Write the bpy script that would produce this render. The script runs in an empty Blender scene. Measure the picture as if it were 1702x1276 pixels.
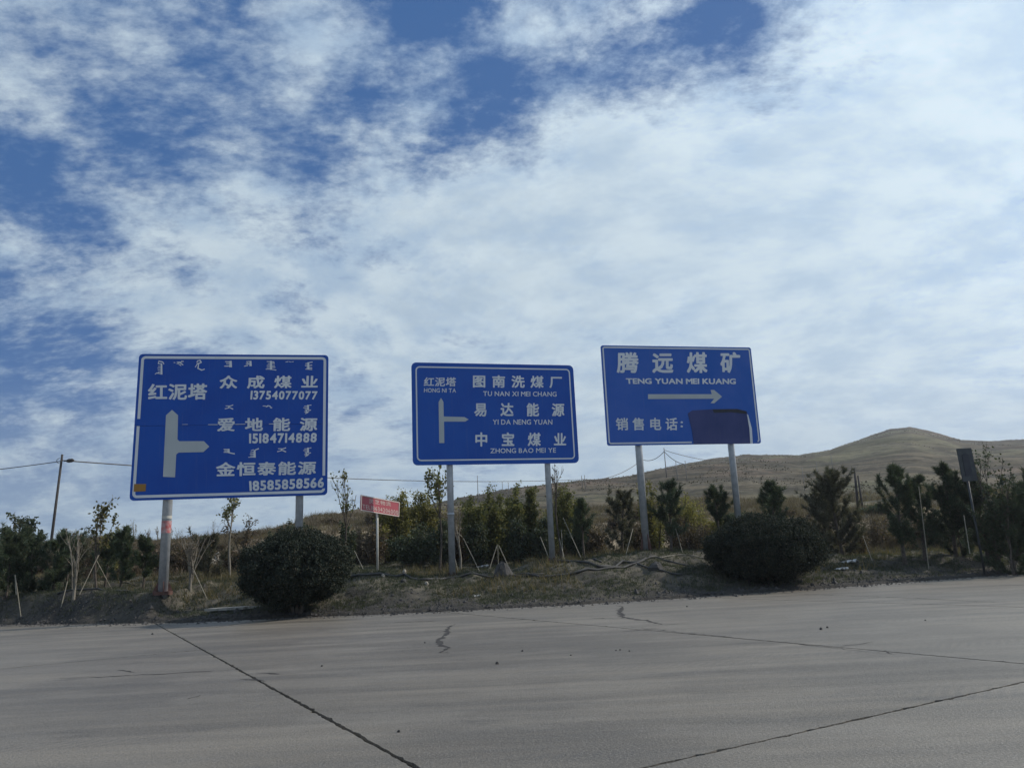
import bpy, math, random
import numpy as np
from mathutils import Vector, Matrix
from mathutils.geometry import tessellate_polygon

R = math.radians
C = bpy.context.scene.collection
S = bpy.context.scene

# ------------------------------------------------------------------ camera
W, H, F = 1702.0, 1276.0, 1250.0
PITCH, ROLL, CAMH = R(13.035), R(-2.739), 1.25
FWD = np.array([0, math.cos(PITCH), math.sin(PITCH)])
_up = np.array([0, -math.sin(PITCH), math.cos(PITCH)]); _rt = np.array([1.0, 0, 0])
RT = _rt * math.cos(ROLL) + _up * math.sin(ROLL)
UP = -_rt * math.sin(ROLL) + _up * math.cos(ROLL)
cam = bpy.data.objects.new('camera', bpy.data.cameras.new('camera')); C.objects.link(cam)
cam.data.sensor_width = 36.0; cam.data.lens = F / W * 36.0
cam.data.clip_start = 0.1; cam.data.clip_end = 9000
cam.matrix_world = Matrix(((RT[0], UP[0], -FWD[0], 0), (RT[1], UP[1], -FWD[1], 0), (RT[2], UP[2], -FWD[2], CAMH), (0, 0, 0, 1)))
S.camera = cam
S.render.resolution_x, S.render.resolution_y = 1024, 767
S.render.engine = 'CYCLES'
S.view_settings.view_transform = 'Standard'; S.view_settings.look = 'None'
S.view_settings.exposure = -0.30; S.view_settings.gamma = 1.0

def ray(px, py):
    v = FWD + RT * (px - W / 2) / F - UP * (py - H / 2) / F
    return v / v[1]
def at(px, py, Y):
    v = ray(px, py) * Y
    return np.array([v[0], v[1], v[2] + CAMH])
def project(p):
    d = np.asarray(p, float) - np.array([0, 0, CAMH])
    k = d @ FWD
    return W / 2 + F * (d @ RT) / k, H / 2 - F * (d @ UP) / k

# ------------------------------------------------------------------ node helper
class NT:
    def __init__(s, tree): s.t = tree; s.t.nodes.clear()
    def n(s, typ, inp=None, **kw):
        nd = s.t.nodes.new(typ)
        for k, v in kw.items(): setattr(nd, k, v)
        for k, v in (inp or {}).items():
            if isinstance(v, bpy.types.NodeSocket): s.t.links.new(v, nd.inputs[k])
            else: nd.inputs[k].default_value = v
        return nd
    def math(s, op, a, b=0.0, c=0.0, clamp=False):
        return s.n('ShaderNodeMath', {0: a, 1: b, 2: c}, operation=op, use_clamp=clamp).outputs[0]
    def vm(s, op, a, b=(0, 0, 0)):
        nd = s.n('ShaderNodeVectorMath', {0: a, 1: b}, operation=op)
        return nd.outputs['Value'] if op in ('DOT_PRODUCT', 'LENGTH') else nd.outputs[0]
    def mix(s, f, a, b, blend='MIX'):
        nd = s.t.nodes.new('ShaderNodeMix'); nd.data_type = 'RGBA'; nd.blend_type = blend
        for i, v in ((0, f), (6, a), (7, b)):
            if isinstance(v, bpy.types.NodeSocket): s.t.links.new(v, nd.inputs[i])
            else: nd.inputs[i].default_value = v if i == 0 else (tuple(v) + (1,))[:4]
        return nd.outputs[2]
    def noise(s, vec, scale, detail=4, rough=0.55, dist=0.0):
        return s.n('ShaderNodeTexNoise', {'Vector': vec, 'Scale': scale, 'Detail': detail, 'Roughness': rough, 'Distortion': dist}).outputs[0]
    def ss(s, v, lo, hi):
        return s.n('ShaderNodeMapRange', {0: v, 1: lo, 2: hi, 3: 0.0, 4: 1.0}, interpolation_type='SMOOTHSTEP').outputs[0]
    def xyz(s, x, y, z): return s.n('ShaderNodeCombineXYZ', {0: x, 1: y, 2: z}).outputs[0]

# ------------------------------------------------------------------ sun and sky
SUN_AZ, SUN_EL = R(74), R(36)        # azimuth from +Y towards +X
sd = Vector((math.sin(SUN_AZ) * math.cos(SUN_EL), math.cos(SUN_AZ) * math.cos(SUN_EL), math.sin(SUN_EL)))
sun = bpy.data.objects.new('sun', bpy.data.lights.new('sun', 'SUN')); C.objects.link(sun)
sun.data.energy = 4.3; sun.data.angle = R(0.9); sun.data.color = (1.0, 0.94, 0.85)
sun.rotation_euler = sd.to_track_quat('Z', 'Y').to_euler()

world = bpy.data.worlds.new('World'); S.world = world; world.use_nodes = True
w = NT(world.node_tree)
sky = w.n('ShaderNodeTexSky', sky_type='NISHITA', sun_disc=False, sun_elevation=SUN_EL, sun_rotation=SUN_AZ, altitude=1100, air_density=1.0, dust_density=0.6, ozone_density=1.6)
gen = w.n('ShaderNodeTexCoord').outputs['Generated']
dirn = w.vm('NORMALIZE', gen)
sx = w.n('ShaderNodeSeparateXYZ', {0: dirn})
dz = w.math('MAXIMUM', sx.outputs[2], 0.0)
den = w.math('ADD', dz, 0.30)
cx, cy = w.math('DIVIDE', sx.outputs[0], den), w.math('DIVIDE', sx.outputs[1], den)
pl = w.xyz(cx, cy, 0.0)
# slow warp of the cloud sheet, then three bands of detail
wa = w.n('ShaderNodeTexNoise', {'Vector': pl, 'Scale': 1.2, 'Detail': 0.0}).outputs['Color']
wv = w.n('ShaderNodeVectorMath', {0: w.vm('SUBTRACT', wa, (0.5, 0.5, 0.5)), 3: 0.22}, operation='SCALE').outputs[0]
plw = w.vm('ADD', pl, wv)
rot = w.n('ShaderNodeMapping', {'Vector': plw, 'Rotation': (0, 0, R(28)), 'Scale': (1.0, 1.2, 1.0)}).outputs[0]
n1 = w.noise(rot, 3.0, 6, 0.5)
n2 = w.noise(w.vm('ADD', plw, (7, 3, 0)), 6.6, 10, 0.54, 0.0)
rot2 = w.n('ShaderNodeMapping', {'Vector': plw, 'Rotation': (0, 0, R(-18)), 'Scale': (1.0, 1.35, 1.0)}).outputs[0]
n3 = w.noise(rot2, 30.0, 8, 0.65, 0.0)
def blob(px, py, rad, amp):           # where the sheet is thick (+) or torn open (-); rad in pixels of the photograph
    v = FWD + RT * (px - W / 2) / F - UP * (py - H / 2) / F; v = v / np.linalg.norm(v)
    k = 1.0 / ((rad / F) ** 2 / 2)
    d = w.vm('DOT_PRODUCT', dirn, tuple(v))
    e = w.math('EXPONENT', w.math('MULTIPLY', w.math('SUBTRACT', d, 1.0), k))
    return w.math('MULTIPLY', e, amp)
BLOBS = [(180, 260, 380, -.075), (820, 130, 220, -.06), (1180, 90, 150, -.06), (1230, 480, 260, .05), (770, 60, 130, -.36), (850, 200, 95, -.30), (600, 215, 120, -.26), (500, 250, 80, -.14), (1010, 170, 80, -.16), (1130, 60, 110, -.20), (1290, 100, 100, -.20),
         (1230, 130, 80, -.14), (250, 20, 130, -.15), (420, 30, 60, -.16), (60, 290, 100, -.06), (250, 280, 110, -.17), (130, 180, 100, -.07), (40, 390, 90, -.05), (150, 110, 130, .05), (60, 590, 130, -.17), (330, 560, 80, -.08), (100, 830, 130, -.15),
         (30, 110, 80, .12), (60, 450, 110, .04), (590, 90, 80, .20), (720, 120, 55, .18), (470, 130, 70, .14), (700, 400, 210, .24), (320, 410, 140, .18), (1000, 330, 180, .16),
         (1000, 520, 280, .22), (1400, 400, 340, .28), (1620, 150, 240, .26), (1450, 650, 380, .2), (400, 520, 140, .10), (620, 560, 160, .12), (500, 100, 60, -.06), (870, 90, 50, .06), (150, 680, 110, .07)]
m = None
for b in BLOBS:
    q = blob(*b); m = q if m is None else w.math('ADD', m, q)
def cen(n, k): return w.math('MULTIPLY', w.math('SUBTRACT', n, 0.5), k)
d0 = w.math('ADD', w.math('ADD', cen(n1, 0.62), cen(n2, 1.20)), w.math('ADD', cen(n3, 0.62), 0.47))
dens = w.math('ADD', d0, w.math('MULTIPLY', m, 0.95))
low = w.ss(sx.outputs[2], 0.24, 0.02)            # the sheet closes into a pale veil towards the horizon
dens = w.math('ADD', dens, w.math('MULTIPLY', low, 0.12))
cov = w.ss(dens, 0.14, 0.72)
shade = w.ss(w.noise(w.vm('ADD', rot, (3, 9, 0)), 6.5, 9, 0.60), 0.32, 0.66)
thick = w.ss(dens, 0.60, 1.0)
cc = w.mix(shade, (4.5, 6.1, 8.1), (7.1, 8.5, 9.6))
cc = w.mix(w.math('MULTIPLY', thick, 0.35), cc, (5.6, 6.8, 7.8))
gl = w.math('EXPONENT', w.math('MULTIPLY', w.math('SUBTRACT', w.vm('DOT_PRODUCT', dirn, tuple(sd)), 1.0), 3.2))   # thin cloud brightens towards the sun
gv = w.math('ADD', 1.0, w.math('MULTIPLY', gl, 0.75))
cc = w.mix(1.0, cc, w.xyz(w.math('MULTIPLY', gv, 1.0), w.math('MULTIPLY', gv, 0.985), w.math('MULTIPLY', gv, 0.955)), 'MULTIPLY')
skyc = w.mix(1.0, sky.outputs[0], (0.62, 0.74, 1.0), 'MULTIPLY')
skyc = w.mix(0.75, skyc, (0.30, 1.50, 4.3))
col = w.mix(w.math('MULTIPLY', cov, 0.96), skyc, cc)
col = w.mix(w.math('MULTIPLY', low, 0.55), col, (5.3, 6.7, 8.0))
bg = w.n('ShaderNodeBackground', {'Color': col, 'Strength': 0.10})
w.n('ShaderNodeOutputWorld', {'Surface': bg.outputs[0]})

# ------------------------------------------------------------------ mesh helpers
rng = np.random.default_rng(7)
def link(name, me, parent=None):
    o = bpy.data.objects.new(name, me); C.objects.link(o)
    if parent is not None: o.parent = parent
    return o
def tag(o, label=None, cat=None, group=None, kind=None):
    for k, v in (('label', label), ('category', cat), ('group', group), ('kind', kind)):
        if v: o[k] = v
    return o
def empty(name, loc, rz=0, **kw):
    o = link(name, None); o.location = [float(v) for v in loc]; o.rotation_euler = (0, 0, rz)
    return tag(o, **kw)
class MB:
    """collects polygons, boxes and tubes, builds ONE mesh"""
    def __init__(s): s.v = []; s.f = []; s.n = 0
    def add(s, v, f):
        s.v += [tuple(map(float, q)) for q in v]; s.f += [tuple(i + s.n for i in q) for q in f]; s.n += len(v); return s
    def box(s, a, b):
        x0, y0, z0 = a; x1, y1, z1 = b
        return s.add([(x0, y0, z0), (x1, y0, z0), (x1, y1, z0), (x0, y1, z0), (x0, y0, z1), (x1, y0, z1), (x1, y1, z1), (x0, y1, z1)],
                     [(0, 3, 2, 1), (4, 5, 6, 7), (0, 1, 5, 4), (1, 2, 6, 5), (2, 3, 7, 6), (3, 0, 4, 7)])
    def tube(s, pts, rad, n=8, cap=True):
        pts = [Vector(p) for p in pts]; vs = []; fs = []
        if not hasattr(rad, '__len__'): rad = [rad] * len(pts)
        ref = Vector((0.31, 0.2, 0.93)) if abs((pts[-1] - pts[0]).normalized().z) < 0.9 else Vector((1, 0.1, 0))
        for i, p in enumerate(pts):
            d = (pts[min(i + 1, len(pts) - 1)] - pts[max(i - 1, 0)]).normalized()
            a = d.cross(ref).normalized(); b = d.cross(a)
            vs += [p + (a * math.cos(t) + b * math.sin(t)) * rad[i] for t in [2 * math.pi * k / n for k in range(n)]]
        for i in range(len(pts) - 1):
            for k in range(n):
                fs.append((i * n + k, i * n + (k + 1) % n, (i + 1) * n + (k + 1) % n, (i + 1) * n + k))
        if cap: fs += [tuple(range(n))[::-1], tuple((len(pts) - 1) * n + k for k in range(n))]
        return s.add(vs, fs)
    def prism(s, poly, y0, y1):       # poly in (x,z), extruded along y
        n = len(poly)
        v = [(x, y0, z) for x, z in poly] + [(x, y1, z) for x, z in poly]
        return s.add(v, [tuple(range(n)), tuple(range(2 * n - 1, n - 1, -1))] + [(i, (i + 1) % n, n + (i + 1) % n, n + i)[::-1] for i in range(n)])
    def build(s, name, mat, parent=None, smooth=False):
        me = bpy.data.meshes.new(name); me.from_pydata(s.v, [], s.f)
        if smooth: me.polygons.foreach_set('use_smooth', [True] * len(me.polygons))
        me.materials.append(mat); me.update()
        return link(name, me, parent)
def fastmesh(name, co, k, mat, var=None):
    """co: (N*k,3) array, N faces of k corners"""
    n = len(co) // k
    me = bpy.data.meshes.new(name)
    me.vertices.add(n * k); me.vertices.foreach_set('co', np.asarray(co, np.float32).ravel())
    me.loops.add(n * k); me.loops.foreach_set('vertex_index', np.arange(n * k, dtype=np.int32))
    me.polygons.add(n); me.polygons.foreach_set('loop_start', np.arange(0, n * k, k, dtype=np.int32))
    if var is not None:
        a = me.attributes.new('tint', 'FLOAT', 'FACE'); a.data.foreach_set('value', np.asarray(var, np.float32))
    me.materials.append(mat); me.update(calc_edges=True)
    return me

# ------------------------------------------------------------------ materials
def mat(name, fn):
    m_ = bpy.data.materials.new(name); m_.use_nodes = True
    t = NT(m_.node_tree); sh = fn(t)
    t.n('ShaderNodeOutputMaterial', {'Surface': sh}); return m_
def pos(t): return t.n('ShaderNodeNewGeometry').outputs['Position']
def objc(t): return t.n('ShaderNodeTexCoord').outputs['Object']
def pbr(t, col, rough=0.7, metal=0.0, normal=None, spec=0.5):
    i = {'Base Color': col if isinstance(col, bpy.types.NodeSocket) else tuple(col) + (1,), 'Roughness': rough, 'Metallic': metal, 'Specular IOR Level': spec}
    if normal is not None: i['Normal'] = normal
    return t.n('ShaderNodeBsdfPrincipled', i).outputs[0]
def bump(t, h, strength, dist): return t.n('ShaderNodeBump', {'Height': h, 'Strength': strength, 'Distance': dist}).outputs[0]

def simple(a, b, scale=3.0, rough=0.7, metal=0.0, bs=0.2, bd=0.01, spec=0.5, det=5):
    def fn(t):
        p = objc(t); n = t.ss(t.noise(p, scale, det, 0.6), 0.3, 0.7)
        return pbr(t, t.mix(n, a, b), rough, metal, bump(t, t.noise(p, scale * 8, 4), bs, bd), spec)
    return fn
def sheeting(a, b, rough=0.42):       # retroreflective sign sheeting: faint film panels, dust streaks running down
    def fn(t):
        p = objc(t)
        n = t.ss(t.noise(p, 0.7, 3), 0.3, 0.7)
        st = t.n('ShaderNodeMapping', {'Vector': p, 'Scale': (9, 1, 0.5)}).outputs[0]
        s_ = t.ss(t.noise(st, 2.0, 5, 0.6), 0.52, 0.8)
        c = t.mix(n, a, b); c = t.mix(t.math('MULTIPLY', s_, 0.10), c, (0.25, 0.24, 0.22))
        g = t.ss(t.noise(p, 60, 2), 0.45, 0.75); c = t.mix(t.math('MULTIPLY', g, 0.05), c, (0.3, 0.3, 0.3))
        return pbr(t, c, rough, 0, bump(t, t.noise(p, 2.0, 3), 0.15, 0.01), 0.3)
    return fn
M = {}
M['blue1'] = mat('sign_blue_deep', sheeting((0.0005, 0.058, 0.35), (0.001, 0.074, 0.40)))
M['blue2'] = mat('sign_blue_mid', sheeting((0.001, 0.066, 0.37), (0.005, 0.084, 0.41)))
M['blue3'] = mat('sign_blue_faded', sheeting((0.006, 0.096, 0.43), (0.034, 0.118, 0.46)))
M['white'] = mat('sign_white_film', sheeting((0.76, 0.77, 0.78), (0.66, 0.68, 0.70), 0.5))
M['arrow'] = mat('sign_arrow_film', sheeting((0.52, 0.54, 0.53), (0.44, 0.47, 0.47), 0.5))
M['patch'] = mat('cover_sheet', sheeting((0.022, 0.038, 0.15), (0.050, 0.062, 0.19)))
M['orange'] = mat('orange_sticker', sheeting((0.42, 0.22, 0.04), (0.30, 0.15, 0.03)))
M['red'] = mat('sign_red', sheeting((0.40, 0.085, 0.105), (0.34, 0.08, 0.095)))
M['redtxt'] = mat('sign_red_lettering', sheeting((0.62, 0.52, 0.46), (0.55, 0.46, 0.42)))
M['steel'] = mat('galvanised_steel', simple((0.36, 0.38, 0.40), (0.48, 0.50, 0.52), 6, 0.48, 0.35, 0.05, 0.003))
M['rust'] = mat('rusty_steel', simple((0.07, 0.035, 0.03), (0.16, 0.08, 0.06), 9, 0.8, 0.2, 0.3))
M['frame'] = mat('aluminium_frame', simple((0.20, 0.22, 0.25), (0.26, 0.28, 0.3), 4, 0.5, 0.6, 0.05))
M['postwhite'] = mat('painted_post', simple((0.60, 0.58, 0.52), (0.46, 0.44, 0.38), 5, 0.6, 0, 0.1))
M['greyplate'] = mat('dull_grey_plate', simple((0.035, 0.04, 0.045), (0.055, 0.062, 0.066), 5, 0.6, 0.2, 0.05))
M['darkplate'] = mat('dark_plate', simple((0.018, 0.02, 0.03), (0.028, 0.032, 0.042), 5, 0.7, 0, 0.05))
M['pole'] = mat('weathered_pole', simple((0.035, 0.03, 0.028), (0.07, 0.06, 0.055), 5, 0.85))
M['cpole'] = mat('concrete_pole', simple((0.16, 0.15, 0.15), (0.22, 0.21, 0.2), 5, 0.85))
M['wire'] = mat('cable', simple((0.03, 0.03, 0.035), (0.04, 0.04, 0.045), 5, 0.6))
M['stake'] = mat('bamboo_stake', simple((0.30, 0.27, 0.205), (0.19, 0.17, 0.13), 7, 0.7))
M['hose'] = mat('black_hose', simple((0.028, 0.027, 0.027), (0.06, 0.057, 0.053), 4, 0.7, 0, 0.3))
M['bark'] = mat('bark', simple((0.055, 0.043, 0.035), (0.11, 0.09, 0.07), 12, 0.9, 0, 0.5))
M['palebark'] = mat('pale_bark', simple((0.28, 0.25, 0.20), (0.16, 0.14, 0.11), 12, 0.9, 0, 0.5))
M['rock'] = mat('pale_rock', simple((0.36, 0.32, 0.26), (0.22, 0.20, 0.17), 5, 0.9, 0, 0.6, 0.04))
M['darkrock'] = mat('dark_stone', simple((0.035, 0.033, 0.032), (0.075, 0.07, 0.066), 5, 0.9, 0, 0.6, 0.03))
M['bag'] = mat('torn_plastic', simple((0.62, 0.62, 0.60), (0.45, 0.44, 0.42), 5, 0.5))
M['red_mark'] = mat('red_sticker', simple((0.40, 0.06, 0.06), (0.45, 0.33, 0.32), 9, 0.5))

def leafmat(name, a, b, c, trans=0.35, oscale=0.35, spec=0.2):
    def fn(t):
        p = pos(t)
        att = t.n('ShaderNodeAttribute', attribute_name='tint').outputs['Fac']
        orn = t.n('ShaderNodeObjectInfo').outputs['Random']
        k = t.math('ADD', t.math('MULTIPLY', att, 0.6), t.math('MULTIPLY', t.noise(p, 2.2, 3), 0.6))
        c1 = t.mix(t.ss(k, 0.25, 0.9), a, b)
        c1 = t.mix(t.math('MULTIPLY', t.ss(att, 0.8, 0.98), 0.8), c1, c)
        v = t.math('ADD', 1.0 - oscale / 2, t.math('MULTIPLY', orn, oscale))
        c1 = t.mix(1.0, c1, t.xyz(v, v, v), 'MULTIPLY')
        d = pbr(t, c1, 0.7, 0, None, spec)
        tr = t.n('ShaderNodeBsdfTranslucent', {'Color': t.mix(1.0, c1, (1.3, 1.35, 0.7), 'MULTIPLY')}).outputs[0]
        return t.n('ShaderNodeMixShader', {0: trans, 1: d, 2: tr}).outputs[0]
    return mat(name, fn)
M['needle'] = leafmat('pine_needles', (0.046, 0.066, 0.042), (0.080, 0.105, 0.062), (0.14, 0.12, 0.08), 0.18)
M['needledull'] = leafmat('dull_pine_needles', (0.070, 0.076, 0.056), (0.12, 0.115, 0.082), (0.17, 0.14, 0.10), 0.18)
M['willow'] = leafmat('olive_leaves', (0.125, 0.125, 0.048), (0.24, 0.215, 0.080), (0.32, 0.27, 0.11), 0.35)
M['poplar'] = leafmat('green_leaves', (0.105, 0.122, 0.056), (0.20, 0.195, 0.082), (0.29, 0.25, 0.11), 0.32)
M['yellow'] = leafmat('yellowing_leaves', (0.08, 0.085, 0.04), (0.17, 0.145, 0.06), (0.32, 0.26, 0.13), 0.4)
M['dark'] = leafmat('dark_leaves', (0.050, 0.066, 0.046), (0.082, 0.098, 0.062), (0.09, 0.075, 0.04), 0.22)
M['brownleaf'] = leafmat('brown_leaves', (0.085, 0.068, 0.052), (0.14, 0.112, 0.082), (0.20, 0.13, 0.09), 0.25)
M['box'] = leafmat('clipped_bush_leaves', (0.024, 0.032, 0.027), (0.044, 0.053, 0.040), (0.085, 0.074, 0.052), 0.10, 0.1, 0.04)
M['grass'] = leafmat('verge_grass', (0.042, 0.052, 0.034), (0.080, 0.084, 0.058), (0.17, 0.155, 0.12), 0.3)
M['straw'] = leafmat('dry_grass', (0.115, 0.094, 0.056), (0.19, 0.155, 0.098), (0.28, 0.245, 0.18), 0.35)
M['scrub'] = leafmat('hill_scrub', (0.10, 0.085, 0.058), (0.15, 0.125, 0.085), (0.18, 0.155, 0.10), 0.1)

def concrete(t):
    p = pos(t)
    trav = t.n('ShaderNodeMapping', {'Vector': p, 'Rotation': (0, 0, R(-6)), 'Scale': (0.10, 1.0, 1.0)}).outputs[0]
    streak = t.ss(t.noise(trav, 1.3, 6, 0.6), 0.35, 0.68)
    fs = t.ss(t.noise(trav, 6.0, 5, 0.6), 0.4, 0.7)
    orn = t.n('ShaderNodeObjectInfo').outputs['Random']
    c = t.mix(streak, (0.102, 0.086, 0.065), (0.225, 0.192, 0.147))
    c = t.mix(t.math('MULTIPLY', fs, 0.28), c, (0.10, 0.095, 0.09))
    c = t.mix(t.math('MULTIPLY', orn, 0.35), c, (0.235, 0.210, 0.172))
    big = t.ss(t.noise(p, 0.28, 4), 0.42, 0.66)
    c = t.mix(t.math('MULTIPLY', big, 0.5), c, (0.085, 0.076, 0.064))
    # faint ribbed tyre prints
    wv = t.n('ShaderNodeTexWave', {'Vector': t.n('ShaderNodeMapping', {'Vector': p, 'Rotation': (0, 0, R(33))}).outputs[0], 'Scale': 3.2, 'Distortion': 1.5, 'Detail': 2.0}).outputs['Fac']
    pm = t.ss(t.noise(trav, 2.2, 2), 0.56, 0.66)
    c = t.mix(t.math('MULTIPLY', t.math('MULTIPLY', wv, pm), 0.35), c, (0.07, 0.066, 0.062))
    worn = t.ss(t.noise(t.n('ShaderNodeMapping', {'Vector': p, 'Scale': (0.45, 1.0, 1.0)}).outputs[0], 1.0, 9, 0.72), 0.48, 0.62)
    c = t.mix(t.math('MULTIPLY', worn, 0.30), c, (0.265, 0.235, 0.192))
    oil = t.ss(t.noise(t.n('ShaderNodeMapping', {'Vector': p, 'Location': (4, 9, 0), 'Scale': (0.35, 1.0, 1.0)}).outputs[0], 1.7, 7, 0.66), 0.58, 0.70)
    c = t.mix(t.math('MULTIPLY', oil, 0.55), c, (0.055, 0.048, 0.040))
    g = t.noise(p, 55, 4, 0.75); g2 = t.noise(p, 14, 6, 0.7)
    c = t.mix(t.math('MULTIPLY', t.ss(g, 0.52, 0.64), 0.6), c, (0.30, 0.275, 0.24))
    c = t.mix(t.math('MULTIPLY', t.ss(g, 0.46, 0.36), 0.55), c, (0.06, 0.057, 0.053))
    c = t.mix(t.math('MULTIPLY', t.ss(g2, 0.55, 0.72), 0.35), c, (0.085, 0.08, 0.075))
    h = t.math('ADD', t.math('MULTIPLY', g, 0.7), t.math('MULTIPLY', g2, 0.6))
    vor = t.n('ShaderNodeTexVoronoi', {'Vector': p, 'Scale': 42.0}).outputs['Distance']
    h = t.math('ADD', h, t.math('MULTIPLY', vor, 0.15))
    sp_ = t.ss(t.noise(p, 95, 2, 0.6), 0.64, 0.70)
    c = t.mix(t.math('MULTIPLY', sp_, 0.7), c, (0.46, 0.43, 0.38))
    return pbr(t, c, t.math('ADD', 0.40, t.math('MULTIPLY', g2, 0.22)), 0, bump(t, h, 0.8, 0.014), 0.45)
M['concrete'] = mat('road_concrete', concrete)
M['joint'] = mat('joint_dirt', simple((0.022, 0.02, 0.019), (0.045, 0.04, 0.037), 8, 0.95))
M['paleslab'] = mat('pale_concrete', simple((0.42, 0.39, 0.34), (0.30, 0.28, 0.25), 8, 0.9, 0, 0.4))

def groundmat(t):
    p = pos(t)
    z = t.n('ShaderNodeAttribute', attribute_name='zone').outputs['Color']
    sp = t.n('ShaderNodeSeparateColor', {0: z})
    coal, bank, hill = sp.outputs[0], sp.outputs[1], sp.outputs[2]
    n1 = t.noise(p, 1.1, 6, 0.6); n2 = t.noise(p, 7.0, 6, 0.65); n3 = t.noise(p, 30, 4, 0.7)
    soil = t.mix(t.ss(n1, 0.36, 0.62), (0.062, 0.056, 0.047), (0.135, 0.118, 0.090))
    soil = t.mix(t.math('MULTIPLY', t.ss(n2, 0.5, 0.7), 0.6), soil, (0.060, 0.072, 0.040))
    soil = t.mix(t.math('MULTIPLY', t.ss(n3, 0.56, 0.7), 0.6), soil, (0.22, 0.20, 0.17))
    soil = t.mix(t.math('MULTIPLY', coal, t.ss(t.math('ADD', n2, t.math('MULTIPLY', n1, 0.6)), 0.55, 0.85)), soil, (0.030, 0.029, 0.030))
    # sandy scarp
    sc = t.n('ShaderNodeMapping', {'Vector': p, 'Scale': (1.0, 1.0, 0.35)}).outputs[0]
    nb = t.noise(sc, 1.6, 7, 0.65)
    bk = t.mix(t.ss(nb, 0.35, 0.65), (0.12, 0.095, 0.065), (0.36, 0.29, 0.20))
    bk = t.mix(t.math('MULTIPLY', t.ss(n2, 0.5, 0.7), 0.4), bk, (0.50, 0.43, 0.33))
    # hillside: contour streaks, dry turf, ochre and greenish patches
    hz = t.n('ShaderNodeMapping', {'Vector': p, 'Scale': (0.035, 0.012, 0.55)}).outputs[0]
    hn = t.noise(hz, 1.6, 8, 0.65)
    hb = t.noise(p, 0.018, 5, 0.6); hs = t.noise(p, 0.22, 8, 0.7); hf = t.noise(p, 1.2, 6, 0.7)
    hc = t.mix(t.ss(hn, 0.42, 0.58), (0.048, 0.041, 0.029), (0.135, 0.112, 0.074))
    hc = t.mix(t.math('MULTIPLY', t.ss(hb, 0.50, 0.64), 0.6), hc, (0.165, 0.160, 0.092))
    hc = t.mix(t.math('MULTIPLY', t.ss(hb, 0.47, 0.36), 0.6), hc, (0.205, 0.140, 0.105))
    hc = t.mix(t.math('MULTIPLY', t.ss(hs, 0.50, 0.62), 0.65), hc, (0.060, 0.053, 0.040))
    hc = t.mix(t.math('MULTIPLY', t.ss(hf, 0.55, 0.70), 0.45), hc, (0.27, 0.235, 0.18))
    hst = t.noise(t.n('ShaderNodeMapping', {'Vector': p, 'Scale': (0.10, 0.03, 1.6)}).outputs[0], 1.6, 8, 0.7)
    hc = t.mix(t.math('MULTIPLY', t.ss(hst, 0.50, 0.60), 0.75), hc, (0.052, 0.046, 0.036))
    c = t.mix(bank, soil, bk); c = t.mix(hill, c, hc)
    h = t.math('ADD', t.math('MULTIPLY', n2, 0.7), t.math('MULTIPLY', n3, 0.3))
    return pbr(t, c, 0.95, 0, bump(t, h, 0.8, 0.06), 0.15)
M['ground'] = mat('ground', groundmat)

# ------------------------------------------------------------------ terrain
EDGE = np.array([(-60, 40), (-30, 31), (-20.5, 26.2), (-16.05, 23.98), (-12.2, 22.05), (-9.04, 20.75), (-4.2, 20.3), (0.5, 20.24), (4.55, 21.0), (9.3, 22.7), (13.82, 24.49), (17, 25.4), (26, 29), (60, 40)])
def edgeY(x): return np.interp(x, EDGE[:, 0], EDGE[:, 1])
# directions (px) -> elevation of bank foot (Y 34), bank top (Y 41) and skyline (at R)
PROF = [(-900, 960, 930, 925, 60), (-400, 960, 925, 915, 60), (0, 962, 922, 906, 60), (120, 960, 915, 900, 60), (250, 955, 908, 903, 60), (330, 950, 903, 898, 58), (400, 946, 900, 889, 62), (460, 943, 893, 876, 62), (520, 940, 885, 858, 66),
        (600, 934, 884, 850, 72), (680, 932, 884, 845, 85), (760, 929, 880, 830, 115), (850, 925, 876, 815, 150), (960, 921, 870, 799, 190), (1050, 918, 866, 789, 215), (1130, 915, 862, 772, 235), (1180, 913, 859, 763, 245),
        (1240, 911, 857, 757.5, 255), (1330, 908, 853, 758, 265), (1380, 906, 850, 747, 280), (1440, 904, 848, 728, 310), (1480, 903, 846, 715.5, 335), (1512, 902, 845, 711, 350), (1545, 901, 845, 718.5, 352), (1600, 899, 844, 733, 355), (1640, 898, 843, 735.5, 360),
        (1702, 896, 842, 731, 365), (1800, 894, 840, 722, 380), (2000, 890, 838, 735, 400), (2400, 885, 836, 760, 420)]
pu, pF, pB, pS, pR = [], [], [], [], []
for px, f_, b_, s_, r_ in PROF:
    a = ray(px, f_); pu.append(ray(px, s_)[0]); pF.append(a[2]); pB.append(ray(px, b_)[2]); pS.append(ray(px, s_)[2]); pR.append(r_)
pu = np.array(pu)
# verge heights read off where the post feet stand: (px, py, Y)
VG = [(-200, 990, 27), (0, 988, 26), (130, 985, 24), (268, 984, 22.3), (380, 960, 26), (500, 952, 25.5), (633, 956, 24), (748, 957, 24.3), (830, 948, 25), (922, 935, 25.1), (1076, 918, 26.3), (1237, 915, 27), (1420, 925, 27.5), (1625, 925, 27), (1900, 910, 30)]
vx = np.array([at(*v)[0] for v in VG]); vz = np.array([at(*v)[2] for v in VG]); vy = np.array([v[2] for v in VG], float)

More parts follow.
